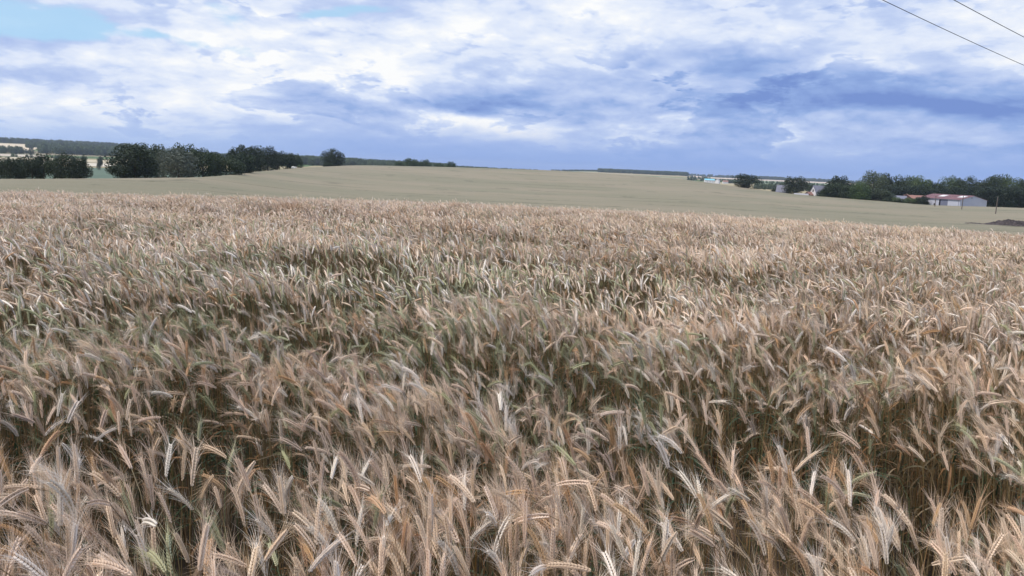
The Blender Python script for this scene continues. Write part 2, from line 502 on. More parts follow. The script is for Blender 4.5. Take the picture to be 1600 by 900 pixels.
cc = nt.mix(nt.m('MULTIPLY', nt.smooth(fin, 0.42, 0.72), 0.28), cc, (0.34, 0.29, 0.185))
# tractor lines following the slope, 24 m apart
wv = nt.n('ShaderNodeTexWave', {'Vector': nt.v('ADD', nt.v('MULTIPLY', pos, (0.10, 1.0, 0)), nt.v('MULTIPLY', nt.n('ShaderNodeTexNoise', {'Vector': pos, 'Scale': 0.02}).outputs['Color'], (0, 14, 0))), 'Scale': 0.0125, 'Distortion': 0.0}, wave_type='BANDS', bands_direction='Y').outputs['Color']
tram = nt.m('MULTIPLY', nt.smooth(wv, 0.975, 1.0), nt.smooth(nt.noise(nt.v('MULTIPLY', pos, (0.03, 0.05, 0)), 1.0, 3, 0.5), 0.46, 0.6))
cc = nt.mix(nt.m('MULTIPLY', tram, 0.85), cc, (0.10, 0.095, 0.05))
finish(nt, principled(nt, cc, 0.85, nt.n('ShaderNodeBump', {'Height': nt.noise(pos, 3.0, 6, 0.8), 'Strength': 0.6, 'Distance': 0.35}), spec=0.15))

def crop_sheet():
    a_ = np.linspace(-0.80, 0.80, 700)
    ts = np.concatenate([np.linspace(0, 1, 190) ** 1.3])
    X, Y, Z = [], [], []
    Dc = np.interp(np.clip(a_, c_az[0], c_az[-1]), _g, c_ds)
    r0 = 41.0
    rows = []
    for t in ts:
        r = r0 + (Dc - r0) * t
        x, y = r * np.sin(a_), r * np.cos(a_)
        z = canopy_z(x, y)[0]
        z = z + (vnoise(x * 0.9, y * 0.9, 3, 3) - 0.5) * 0.16 * (1 - 0.6 * t) + (rng.random(len(x)) - 0.5) * 0.03 + 0.03
        rows.append(np.stack([x, y, z], -1))
    # the edges of the stand go down to the soil
    x, y = (Dc + 0.6) * np.sin(a_), (Dc + 0.6) * np.cos(a_); rows.append(np.stack([x, y, ground_z(x, y) - 0.3], -1))
    x, y = 40.4 * np.sin(a_), 40.4 * np.cos(a_); rows.insert(0, np.stack([x, y, ground_z(x, y) - 0.1], -1))
    V = np.concatenate(rows); n = len(a_); nr = len(rows)
    i = np.arange(nr - 1)[:, None] * n; j = np.arange(n - 1)[None]
    Q = np.stack([i + j, i + j + 1, i + n + j + 1, i + n + j], -1).reshape(-1, 4)
    return V, Q
V, Q = crop_sheet()
tag(link("ripening_crop", mesh_np("ripening_crop", V, [Q], [m_crop], smooth=True)), kind='stuff')

# ------------------------------------------------------------------ distant fields laid on the land
def field(name, p0, p1, r0, r1, color, kind='structure', bumpy=0.15, lift=0.35, p0b=None, p1b=None):
    n, k = 28, 12
    V = []
    for i in range(k):
        t = i / (k - 1); r = r0 + (r1 - r0) * t
        q0 = p0 + ((p0b if p0b is not None else p0) - p0) * t; q1 = p1 + ((p1b if p1b is not None else p1) - p1) * t
        a_ = np.linspace(az_of(q0), az_of(q1), n)
        x, y = r * np.sin(a_), r * np.cos(a_)
        V.append(np.stack([x, y, ground_z(x, y) + lift], -1))
    V = np.concatenate(V)
    i = np.arange(k - 1)[:, None] * n; j = np.arange(n - 1)[None]
    Q = np.stack([i + j, i + j + 1, i + n + j + 1, i + n + j], -1).reshape(-1, 4)
    m_ = simple(name, color, 0.9, bumpy, 0.02)
    return tag(link(name, mesh_np(name, V, [Q], [m_], smooth=True)), kind=kind)

straw = (0.44, 0.37, 0.24); pale = (0.50, 0.44, 0.33); green = (0.07, 0.13, 0.06)
field("green_meadow", -120, 700, 200, 640, (0.085, 0.12, 0.075))
field("stubble_field", -80, 185, 700, 850, pale)
field("pasture", -120, 60, 600, 760, (0.16, 0.22, 0.12), lift=0.5)
field("straw_field", -80, 200, 880, 1060, straw)
field("stubble_field", -80, 70, 1120, 1330, (0.45, 0.38, 0.28))
field("stubble_field", -120, 48, 1650, 2350, (0.55, 0.45, 0.30), p1b=78)
field("straw_field", 1083, 1420, 2300, 3900, (0.50, 0.40, 0.29), lift=1.0)
field("pasture", 1180, 1330, 1500, 2200, (0.25, 0.30, 0.17), lift=0.6)
field("stubble_field", 1180, 1222, 560, 760, pale, lift=0.5)

# ------------------------------------------------------------------ trees
def leaf_material(name, color=None):
    m_, nt = mat(name)
    oc = nt.n('ShaderNodeObjectInfo').outputs['Color'] if color is None else nt.n('ShaderNodeRGB').outputs[0]
    if color is not None: oc.default_value = (*color, 1)
    pos = nt.n('ShaderNodeTexCoord').outputs['Object']
    ln = nt.noise(pos, 4.0, 3, 0.6)
    l2 = nt.noise(nt.v('ADD', pos, (9, 3, 1)), 26.0, 2, 0.6)
    lc = nt.mix(nt.m('MULTIPLY_ADD', nt.m('SUBTRACT', ln, 0.5), 1.6, 0.5, clamp=True), nt.v('MULTIPLY', oc, (0.72, 0.78, 0.85)), nt.v('MULTIPLY', oc, (1.35, 1.28, 1.1)))
    lc = nt.mix(nt.m('MULTIPLY', l2, 0.4), lc, nt.v('MULTIPLY', lc, (1.7, 1.6, 1.3)))
    pr = principled(nt, lc, 0.6, spec=0.25)
    tr = nt.n('ShaderNodeBsdfTranslucent', {'Color': lc})
    finish(nt, nt.n('ShaderNodeMixShader', {0: 0.18, 1: pr, 2: tr}))
    return m_
m_leaf = leaf_material("foliage")
m_bark = simple("bark", (0.10, 0.08, 0.06), 0.9, 0.3, 8.0, bump=0.03)

def crown_mesh(name, seed, lobes=26, leaves=5200, spread=1.0, flat=0.9, size=0.05, low=0.0, droop=0.0, material=None):
    """unit crown: about 2 wide, 2*flat tall, centred on the origin"""
    g = np.random.default_rng(seed)
    L = []
    for i in range(lobes):
        th = g.uniform(0, 2 * math.pi); u = g.uniform(-1, 1)
        rr = (1 - 0.25 * g.random()) * math.sqrt(max(0, 1 - u * u * 0.9))
        k = 0.66 * spread
        c = np.array([math.cos(th) * rr * k, math.sin(th) * rr * k, u * flat * 0.66])
        L.append((c, g.uniform(0.20, 0.42) * (1.0 - 0.25 * max(0, u))))
    L += [(np.array([0, 0, 0.1 * flat]), 0.5), (np.array([0.1, 0.1, 0.3 * flat]), 0.42), (np.array([-0.1, 0, -0.25 * flat]), 0.45)]
    w_ = np.array([l[1] ** 2 for l in L]); w_ /= w_.sum()
    idx = g.choice(len(L), leaves, p=w_)
    d = g.normal(size=(leaves, 3)); d /= np.linalg.norm(d, axis=1)[:, None]
    rad = np.array([L[i][1] for i in idx]) * (1.0 - 0.45 * g.random(leaves) ** 2.2 + 0.10 * (g.random(leaves) < 0.12))
    P = np.array([L[i][0] for i in idx]) + d * rad[:, None]
    P[:, 2] -= droop * np.hypot(P[:, 0], P[:, 1]) ** 2
    lo_, hi_ = np.percentile(P[:, 2], [0.5, 99.7]); P[:, 2] = (P[:, 2] - (lo_ + hi_) / 2) / ((hi_ - lo_) / 2)
    P[:, :2] /= np.percentile(np.abs(P[:, :2]), 99.0)
    nrm = d + g.normal(size=d.shape) * 0.55
    nrm /= np.linalg.norm(nrm, axis=1)[:, None]
    t1 = np.cross(nrm, g.normal(size=d.shape)); t1 /= np.linalg.norm(t1, axis=1)[:, None]
    t2 = np.cross(nrm, t1)
    s_ = size * (0.6 + 0.8 * g.random(leaves))[:, None]
    V = np.stack([P - t1 * s_ , P - t2 * s_ * 0.7, P + t1 * s_ + nrm * s_ * 0.35, P + t2 * s_ * 0.7], 1).reshape(-1, 3)
    Q = np.arange(leaves * 4).reshape(-1, 4)
    return mesh_np(name, V, [Q], [material or m_leaf])

def trunk_mesh(name, seed, h=1.0):
    """unit trunk to height h with limbs reaching into a unit crown above"""
    g = np.random.default_rng(seed); G = Geo()
    zs = np.linspace(-0.12, h + 0.9, 8)
    P = np.stack([np.cumsum(g.normal(size=8)) * 0.012, np.cumsum(g.normal(size=8)) * 0.012, zs], -1)
    G.tube(P, np.linspace(0.075, 0.018, 8) * np.array([1.3] + [1] * 7), 8)
    for i in range(9):
        th = i * 2.4 + g.uniform(-.3, .3); z0 = h * g.uniform(0.55, 1.25); ln_ = g.uniform(0.45, 0.75)
        t = np.linspace(0, 1, 5)[:, None]
        d = np.array([math.cos(th), math.sin(th), 0])
        Pp = np.array([0, 0, z0]) + d * t * ln_ + np.array([0, 0, 1]) * (t ** 0.8) * ln_ * g.uniform(0.5, 1.1)
        G.tube(Pp, np.linspace(0.034, 0.007, 5), 5)
    return G.mesh(name, [m_bark], True)

CROWNS = [crown_mesh("crown", s, lobes=l, spread=sp, flat=fl, size=sz, droop=dr, leaves=lv) for s, l, sp, fl, sz, dr, lv in
          ((1, 26, 1.0, 0.95, 0.045, 0.0, 5200), (2, 22, 1.05, 0.9, 0.05, 0.0, 4800), (3, 30, 1.0, 1.0, 0.042, 0.1, 5600), (4, 18, 0.95, 1.0, 0.05, 0.0, 4200), (5, 34, 1.1, 0.85, 0.04, 0.25, 6000), (6, 15, 0.9, 1.1, 0.05, 0.0, 3800))]
TRUNKS = [trunk_mesh("trunk", s) for s in (11, 12, 13)]

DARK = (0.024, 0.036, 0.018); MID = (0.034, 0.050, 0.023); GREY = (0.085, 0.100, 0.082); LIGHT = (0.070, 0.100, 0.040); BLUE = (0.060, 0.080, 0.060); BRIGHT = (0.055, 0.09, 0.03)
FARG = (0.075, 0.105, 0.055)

def tree(px, top, wpx, r, label, col=DARK, kind=0, cat='tree', name='tree', group=None, clear=0.12, base=None, seed=None):
    """a tree at frame column px and distance r whose top reaches the sight line of row top"""
    a, t = ray(px, top)
    x, y = r * math.sin(a), r * math.cos(a)
    z0 = gz(x, y) if base is None else base
    ztop = CAM_Z + r * t
    h = max(1.2, ztop - z0)
    w_ = wpx / FPX * r / 2 * 1.04
    root = link(name, None, loc=(x, y, z0)); root.empty_display_size = 0.5
    tag(root, label, cat, group)
    rz = (px * 1.7 + r) % 6.28
    ch = h * (1 - clear)
    cr = link('crown', CROWNS[kind % 6], root, (0, 0, h - ch * 0.5), rz)
    cr.scale = (w_, w_, ch / 2)
    cr.color = (*col, 1)
    tk = link('trunk', TRUNKS[int(px) % 3], root, (0, 0, 0), rz)
    tk.scale = (h * 0.42, h * 0.42, h * 0.40)
    return root

T = tree
gl = "trees of the low clump at the left edge"
T(-6, 246, 34, 190, "dark tree cut off by the left edge of the low clump", DARK, 1, group=gl, clear=0.03)
T(14, 247, 30, 185, "dark round tree first from the left in the low clump", DARK, 0, group=gl, clear=0.03)
T(34, 246, 26, 192, "dark narrow tree second from the left in the low clump", DARK, 5, group=gl, clear=0.03)
T(48, 244, 26, 188, "dark leafy tree in the middle of the low left clump", DARK, 2, group=gl, clear=0.03)
T(66, 240, 28, 196, "tallest dark tree in the low clump at the left edge", DARK, 3, group=gl, clear=0.03)
T(84, 248, 26, 190, "short dark tree right of the tallest one in the left clump", MID, 1, group=gl, clear=0.03)
T(105, 240, 36, 186, "broad dark tree second from the right in the low left clump", DARK, 4, group=gl, clear=0.03)
T(122, 247, 28, 190, "dark tree at the right end of the low left clump", DARK, 0, group=gl, clear=0.02)
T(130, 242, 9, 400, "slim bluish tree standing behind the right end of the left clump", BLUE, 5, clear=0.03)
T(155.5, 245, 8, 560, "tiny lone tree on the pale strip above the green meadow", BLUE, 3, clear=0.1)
gm = "trees of the long grove left of centre"
T(210, 224, 62, 200, "broad dark spreading tree at the left end of the grove", DARK, 0, group=gm, clear=0.05)
T(188, 256, 32, 196, "low dark bushy tree leaning out of the left end of the grove", DARK, 1, group=gm, clear=0.02)
T(226, 236, 40, 215, "dark tree behind the broad one at the left end of the grove", MID, 2, group=gm, clear=0.05)
T(246, 226, 36, 222, "grey green tree between the dark spreading tree and the silvery willow", (0.065, 0.08, 0.055), 3, group=gm, clear=0.05)
T(278, 231, 56, 192, "silvery grey green willow with a drooping rounded crown", GREY, 2, group=gm, clear=0.03)
T(284, 225, 40, 240, "green tree showing above the silvery willow", MID, 1, group=gm, clear=0.05)
T(316, 232, 40, 215, "dark green tree just right of the silvery willow", MID, 0, group=gm, clear=0.04)
T(336, 238, 30, 235, "lower dark tree filling the dip in the grove's skyline", DARK, 3, group=gm, clear=0.04)
T(352, 242, 46, 218, "round dark tree in front in the middle of the grove", MID, 2, group=gm, clear=0.03)
T(374, 227, 34, 262, "tall dark tree at the left of the grove's second crest", DARK, 1, group=gm, clear=0.04)
T(396, 228, 34, 285, "dark domed tree in the grove's second crest", DARK, 0, group=gm, clear=0.04)
T(418, 229, 34, 305, "dark tree on the right shoulder of the grove's second crest", DARK, 4, group=gm, clear=0.04)
T(382, 240, 40, 240, "dark lower tree in front of the grove's second crest", (0.026, 0.042, 0.022), 5, group=gm, clear=0.03)
T(434, 236, 28, 330, "dark tree third from the right end of the grove", DARK, 3, group=gm, clear=0.05)
T(448, 239, 26, 350, "small dark tree second from the right end of the grove", DARK, 1, group=gm, clear=0.06)
T(461, 240, 22, 365, "small airy dark tree at the right end of the grove", MID, 2, group=gm, clear=0.12)
T(521.5, 232.5, 36, 418, "lone dark oak with a full round crown on the hill's skyline", DARK, 2, clear=0.02)
T(515, 253, 22, 414, "low dark shrub at the foot of the lone skyline oak", MID, 1, cat='shrub', name='shrub', clear=0.0)
gb = "bushes along the crest right of the lone oak"
for q, (px, tp, w_, k) in enumerate(((624, 252.5, 16, 1), (643, 247.5, 24, 0), (664, 249.5, 22, 4), (687, 254.5, 18, 2), (705, 252.5, 17, 3))):
    T(px, tp, w_, 520, ("low flat bush first in the row on the crest", "tallest dark round bush in the row on the crest", "second tallest round bush in the row on the crest", "low bush fourth from the left in the crest row", "last small bush at the right end of the crest row")[q],
      (0.045, 0.07, 0.03), k, cat='bush', name='bush', group=gb, clear=0.0, base=-3.2)
T(1168, 272, 37, 425, "lone dark round tree on the right slope before the village", DARK, 0, clear=0.02)
gh = "trees around the white gabled house"
T(1245, 276, 33, 405, "dark tree behind the grey roofed shed left of the gabled house", (0.035, 0.045, 0.028), 1, group=gh, clear=0.03)
T(1228, 285, 22, 440, "small dark tree left behind the grey roofed shed", MID, 2, group=gh, clear=0.02)
T(1211, 295, 10, 425, "tiny dark bush at the left edge of the hamlet", DARK, 3, cat='bush', name='bush', clear=0.0)
T(1271, 288, 16, 470, "small round green tree behind the white gable", MID, 0, group=gh, clear=0.02)
T(1312, 275, 36, 400, "dark tree right behind the white gabled house", DARK, 3, group=gh, clear=0.03)
T(1299, 288, 26, 393, "dark low tree beside the white gabled house", DARK, 1, group=gh, clear=0.02)
T(1287, 296, 18, 392, "dark shrub against the wall of the white gabled house", MID, 4, cat='shrub', name='shrub', clear=0.0)
T(1335, 283, 26, 430, "dark tree in the dip left of the tall pale crowned tree", DARK, 2, clear=0.03)
gg = "leafy shrubs of the hedge left of the barn"
for q, (px, tp, w_, k, cl, lb) in enumerate((
        (1310, 286, 34, 2, MID, "green shrub at the left end of the hedge"), (1326, 290, 26, 0, MID, "low dark green shrub second in the hedge"),
        (1346, 285, 30, 4, BRIGHT, "bright green shrub third in the hedge"), (1342, 294, 34, 1, DARK, "dark shrub in front of the bright green one"),
        (1362, 296, 30, 0, DARK, "dark shrub under the tall pale crowned tree"), (1378, 295, 30, 3, (0.045, 0.06, 0.032), "greyish shrub at the foot of the tall tree"),
        (1388, 301, 22, 2, MID, "last shrub at the right end of the hedge"))):
    T(px, tp, w_, 392 - q % 3 * 3, lb, cl, k, cat='shrub', name='shrub', group=gg, clear=0.0)
gs = "low bushes between the hedge and the barn"
for q, (px, tp, w_, k, cl) in enumerate(((1398, 308, 18, 1, LIGHT), (1410, 311, 16, 2, MID), (1423, 309, 18, 0, LIGHT), (1436, 308, 18, 4, MID), (1445, 306, 14, 3, DARK))):
    T(px, tp, w_, 386, ("leftmost low bush between the hedge and the barn", "second low bush from the hedge, before the grey roofs", "middle low bush in front of the red roofed shed", "fourth low bush from the hedge, under the red roof's right end", "dark low bush against the barn's left corner")[q], cl, k, cat='bush', name='bush', group=gs, clear=0.0)
T(1367, 268, 42, 440, "tall pale green tree with a big round crown above the hedge", (0.075, 0.095, 0.05), 4, clear=0.03)
T(1386, 271, 26, 455, "dark tree close behind the tall pale crowned tree", DARK, 3, clear=0.03)
gr_ = "trees of the wood behind the barn"
wood = [(1405, 283, 24, 1, MID, "dark low tree between the tall pale tree and the wood"), (1412, 274.5, 30, 2, MID, "first tall tree at the wood's left end"), (1433, 275, 32, 0, LIGHT, "second tall tree of the wood, pale topped"),
        (1452, 281, 28, 3, LIGHT, "lower pale tree above the barn's left end"), (1466, 285, 24, 1, DARK, "dark low tree above the barn roof"), (1484, 276, 34, 4, LIGHT, "pale topped tree above the middle of the barn roof"),
        (1502, 279, 26, 5, MID, "pointed tree above the barn's right side"), (1518, 276, 30, 2, MID, "bushy tree above the barn's gable"), (1538, 283, 28, 1, DARK, "dark lower tree right of the barn's gable"),
        (1558, 273, 36, 0, MID, "tallest round tree at the right of the wood"), (1582, 276.5, 32, 4, LIGHT, "pale green tree second from the right edge"), (1600, 280, 30, 3, MID, "dark tree cut by the right edge"), (1625, 280, 34, 2, DARK, "dark tree past the right edge of the wood")]
for px, tp, w_, k, cl, lb in wood:
    T(px, tp, w_, 450, lb, cl, k, group=gr_, clear=0.02)
# dark lower storey of the same wood
low_ = [(1395, 290, 26), (1418, 289, 30), (1444, 290, 30), (1470, 293, 30), (1496, 292, 30), (1524, 291, 30), (1548, 290, 30), (1572, 290, 30), (1596, 292, 30), (1622, 293, 32)]
places = ["beside the hedge's right end", "behind the grey roofs", "behind the barn's left corner", "behind the barn roof's left half", "behind the barn roof's right half", "behind the barn's gable peak", "just right of the barn", "behind the right hand pole", "near the right edge of the wood", "past the right edge"]
for q, (px, tp, w_) in enumerate(low_):
    T(px, tp, w_ * 1.15, 428 if px < 1540 else 398, "dark low holly tree " + places[q], (0.022, 0.034, 0.020), q, group="dark low trees at the foot of the wood", clear=0.0)

# ------------------------------------------------------------------ distant woods (stuff)
def lump(name, seed, col):
    me = crown_mesh(name, seed, lobes=9, leaves=420, spread=0.8, flat=0.9, size=0.13, material=leaf_material('far_foliage', col))
    o = bpy.data.objects.new(name, me)
    return o
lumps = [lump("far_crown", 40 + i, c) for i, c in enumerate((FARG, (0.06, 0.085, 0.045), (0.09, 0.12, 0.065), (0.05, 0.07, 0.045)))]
def wood_patch(name, areas):
    P, S_ = [], []
    for p0, p1, r0, r1, h0, h1, dens in areas:
        a0, a1 = az_of(p0), az_of(p1)
        n = int(dens * (a1 - a0) * (r1 ** 2 - r0 ** 2) / 2 / 60.0)
        r = np.sqrt(rng.uniform(r0 ** 2, r1 ** 2, n)); a = rng.uniform(a0, a1, n)
        x, y = r * np.sin(a), r * np.cos(a)
        h = rng.uniform(h0, h1, n)
        P.append(np.stack([x, y, ground_z(x, y) + h * 0.45], -1)); S_.append(np.stack([h * 0.42, h * 0.42, h * 0.55], -1))
    P = np.concatenate(P); S_ = np.concatenate(S_); n = len(P)
    rot = np.zeros((n, 3)); rot[:, 2] = rng.uniform(0, 6.28, n)
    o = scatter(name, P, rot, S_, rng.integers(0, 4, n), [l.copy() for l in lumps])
    return tag(o, kind='stuff')
wood_patch("distant_wood", [(62, 215, 1500, 2050, 9, 14, 0.5), (40, 70, 1900, 2300, 8, 12, 0.25), (-60, 230, 2600, 2900, 10, 17, 0.28)])
wood_patch("distant_wood", [(400, 700, 1150, 1420, 8, 12, 0.9), (700, 840, 1250, 1420, 7, 9.5, 0.8), (180, 420, 1500, 1750, 10, 13, 0.5)])
wood_patch("distant_wood", [(935, 1075, 2700, 3200, 9, 13, 0.4), (860, 950, 3000, 3200, 5, 7, 0.3)])
wood_patch("distant_wood", [(1075, 1420, 3900, 4100, 8, 16, 0.14), (1180, 1225, 3700, 3800, 13, 17, 0.4), (1250, 1300, 3800, 3900, 11, 17, 0.3)])
wood_patch("field_hedges", [(-60, 50, 1380, 1460, 7, 12, 0.5), (-60, 190, 1070, 1100, 2.5, 5, 0.5), (60, 200, 860, 872, 3, 6, 0.5), (-60, 60, 765, 775, 3, 5, 0.5), (1075, 1420, 1500, 1640, 3, 5.5, 0.3), (1180, 1280, 900, 960, 5, 7.5, 0.7), (1075, 1110, 1900, 2200, 4, 7, 0.10), (1135, 1180, 1350, 1420, 4, 6, 0.6)])

# ------------------------------------------------------------------ buildings
m_wall = simple("barn_wall_paint", (0.47, 0.48, 0.54), 0.6, 0.05, 0.4)
m_roof = simple("red_roof_sheet", (0.19, 0.095, 0.095), 0.6, 0.18, 0.35)
m_sky = simple("pale_roof_light", (0.66, 0.62, 0.58), 0.4, 0.1, 1.0)
m_door = simple("blue_grey_door", (0.16, 0.17, 0.23), 0.6, 0.1, 1.0)
m_dark = simple("dark_interior", (0.015, 0.013, 0.014), 0.9, 0.1, 1.0)
m_conc = simple("grey_concrete", (0.30, 0.29, 0.29), 0.9, 0.12, 1.0)
m_white = simple("white_render", (0.66, 0.65, 0.64), 0.8, 0.08, 1.0)
m_slate = simple("grey_slate", (0.16, 0.16, 0.19), 0.7, 0.15, 0.8)
m_tile = simple("brown_red_tile", (0.25, 0.13, 0.10), 0.8, 0.2, 1.5)
m_teal = simple("turquoise_roof", (0.20, 0.48, 0.55), 0.6, 0.08, 0.5)
m_wood = simple("weathered_pole_wood", (0.13, 0.105, 0.085), 0.9, 0.25, 4.0)
m_cable = simple("dark_cable", (0.02, 0.02, 0.022), 0.6, 0.1, 4.0)
m_brick = simple("brown_brick", (0.16, 0.09, 0.07), 0.9, 0.2, 2.0)

def wall_piece(G, x0, x1, z0, z1, y, openings=(), th=0.15, mi=0):
    """a wall along x at y (outside towards -y) with real openings (x0,x1,z0,z1)"""
    xs = sorted({x0, x1, *[o[0] for o in openings], *[o[1] for o in openings]})
    for a_, b_ in zip(xs, xs[1:]):
        ops = sorted([o for o in openings if o[0] <= a_ and o[1] >= b_], key=lambda o: o[2])
        z = z0
        for o in ops:
            if o[2] > z: G.box((a_, y, z), (b_, y + th, o[2]), mi)
            z = o[3]
        if z < z1: G.box((a_, y, z), (b_, y + th, z1), mi)

def barn():
    # local frame: long wall along x (front faces -y), gable end at x = L; turned so both faces show
    L, Wd, He, Hr = 20.5, 15.5, 3.7, 5.5
    x, y, z = at(1503, 378)
    root = link("barn", None, loc=(x, y, z))
    tag(root, "long white metal barn with a red roof and two pale roof lights", "barn")
    # corner (L,0) of the building sits at the root
    a = az_of(1503)
    root.rotation_euler = (0, 0, -a - R(40))
    G = Geo()
    wall_piece(G, -L, 0, -0.6, He, 0, [(-L + 10.2, -L + 14.6, -0.6, 3.4)])
    wall_piece(G, -L, 0, -0.6, He, Wd - 0.15)
    # corrugation ribs on the front wall
    for k in range(41):
        xx = -L + 0.25 + k * 0.5
        if -L + 10.0 < xx < -L + 14.8: continue
        G.box((xx, -0.03, -0.5), (xx + 0.12, 0.0, He - 0.02))
    link("wall", G.mesh("wall", [m_wall]), root)
    for nm, xx in (("gable_wall", 0.0), ("gable_wall", -L - 0.12)):
        G = Geo()
        V = []
        for dx_ in (0, 0.12):
            V += [(xx + dx_, 0, -0.6), (xx + dx_, Wd, -0.6), (xx + dx_, Wd, He), (xx + dx_, Wd / 2, Hr - 0.05), (xx + dx_, 0, He)]
        G.add(V, Q=[(0, 1, 6, 5), (1, 2, 7, 6), (2, 3, 8, 7), (3, 4, 9, 8), (4, 0, 5, 9)], T=[(0, 4, 3), (0, 3, 2), (0, 2, 1), (5, 8, 9), (5, 7, 8), (5, 6, 7)])
        for k in range(29):
            yy = 0.4 + k * 0.52
            hh = He + (Hr - He) * (1 - abs(yy - Wd / 2) / (Wd / 2)) - 0.2
            xo = xx + 0.12 if xx == 0.0 else xx - 0.03
            G.box((xo, yy, -0.5), (xo + 0.03, yy + 0.1, hh))
        link(nm, G.mesh(nm, [m_wall]), root)
    for side in (0, 1):
        G = Geo()
        e = 0.35
        y0, y1 = (-e, Wd / 2) if side == 0 else (Wd + e, Wd / 2)
        sl = (Hr - He) / (Wd / 2)
        zz0 = He - e * sl + 0.02
        V = []
        for dz_ in (0, 0.08):
            V += [(-L - 0.3, y0, zz0 + dz_), (0.3, y0, zz0 + dz_), (0.3, y1, Hr + dz_), (-L - 0.3, y1, Hr + dz_)]
        G.add(V, Q=[(0, 3, 2, 1), (4, 5, 6, 7), (0, 1, 5, 4), (1, 2, 6, 5), (2, 3, 7, 6), (3, 0, 4, 7)])
        for k in range(21):
            xx = -L + k * 1.0
            G.add([(xx, y0, zz0 + 0.08), (xx + 0.1, y0, zz0 + 0.08), (xx + 0.1, y1, Hr + 0.08), (xx, y1, Hr + 0.08), (xx, y0, zz0 + 0.13), (xx + 0.1, y0, zz0 + 0.13), (xx + 0.1, y1, Hr + 0.13), (xx, y1, Hr + 0.13)],
                  Q=[(4, 5, 6, 7), (0, 1, 5, 4), (1, 2, 6, 5), (3, 0, 4, 7)])
        rf = link("roof", G.mesh("roof", [m_roof]), root)
        if side == 0:
            for x0 in (-L + 6.4, -L + 16.0):
                G = Geo()
                def rp(xx, yy, dz_): return (xx, yy, He + yy * sl + dz_)
                G.add([rp(x0, 3.4, .16), rp(x0 + 3.0, 3.4, .16), rp(x0 + 3.0, 6.2, .16), rp(x0, 6.2, .16), rp(x0, 3.4, .10), rp(x0 + 3.0, 3.4, .10), rp(x0 + 3.0, 6.2, .10), rp(x0, 6.2, .10)],
                      Q=[(0, 1, 2, 3), (4, 5, 1, 0), (5, 6, 2, 1), (6, 7, 3, 2), (7, 4, 0, 3)])
                link("roof_light", G.mesh("roof_light", [m_sky]), rf)
    G = Geo(); G.box((-L + 10.9, 0.02, -0.5), (-L + 14.5, 0.1, 3.35))
    for k in range(5): G.box((-L + 10.95 + k * 0.88, -0.02, -0.5), (-L + 11.0 + k * 0.88, 0.02, 3.35))
    link("door", G.mesh("door", [m_door]), root)
    G = Geo(); G.box((-L - 0.25, -0.42, He - 0.22), (0.3, -0.30, He - 0.08))
    link("gutter", G.mesh("gutter", [m_door]), root)
    G = Geo(); G.box((-L, -0.06, -0.6), (-L + 10.1, -0.035, 0.35)); G.box((-L + 14.7, -0.06, -0.6), (-0.02, -0.035, 0.35))
    G.box((0.153, 0.02, -0.6), (0.18, Wd, 0.35))
    link("plinth", G.mesh("plinth", [m_conc]), root)
    G = Geo(); G.box((-L + 1, 3, -0.55), (-1, 3.1, He - 0.2)); link("doorway_shade_sheet", G.mesh("doorway_shade_sheet", [m_dark]), root)  # near-black sheet, its colour standing in for shade behind the doorway
    G = Geo(); G.box((-0.62, -0.065, 0.36), (-0.46, -0.035, He - 0.25)); link("downpipe", G.mesh("downpipe", [m_door]), root)
    G = Geo(); G.box((0.16, 6.2, 4.4), (0.2, 6.6, 4.75)); link("vent", G.mesh("vent", [m_dark]), root)
    # dark drum standing by the doorway
    ca, sa = math.cos(root.rotation_euler[2]), math.sin(root.rotation_euler[2])
    lx, ly = -L + 8.9, -0.9
    bx_, by_ = x + lx * ca - ly * sa, y + lx * sa + ly * ca
    G = Geo(); P = [(0, 0, 0), (0, 0, 0.02), (0, 0, 0.6), (0, 0, 0.63), (0, 0, 0.66), (0, 0, 1.2), (0, 0, 1.23), (0, 0, 1.26), (0, 0, 1.8)]
    G.tube(P, np.array([0.36, 0.38, 0.38, 0.41, 0.38, 0.38, 0.41, 0.38, 0.37]), 14, cap=True)
    dr = link("barrel", G.mesh("barrel", [m_dark], True), loc=(bx_, by_, gz(bx_, by_)))
    tag(dr, "tall dark barrel beside the barn's doorway", "barrel")
barn()

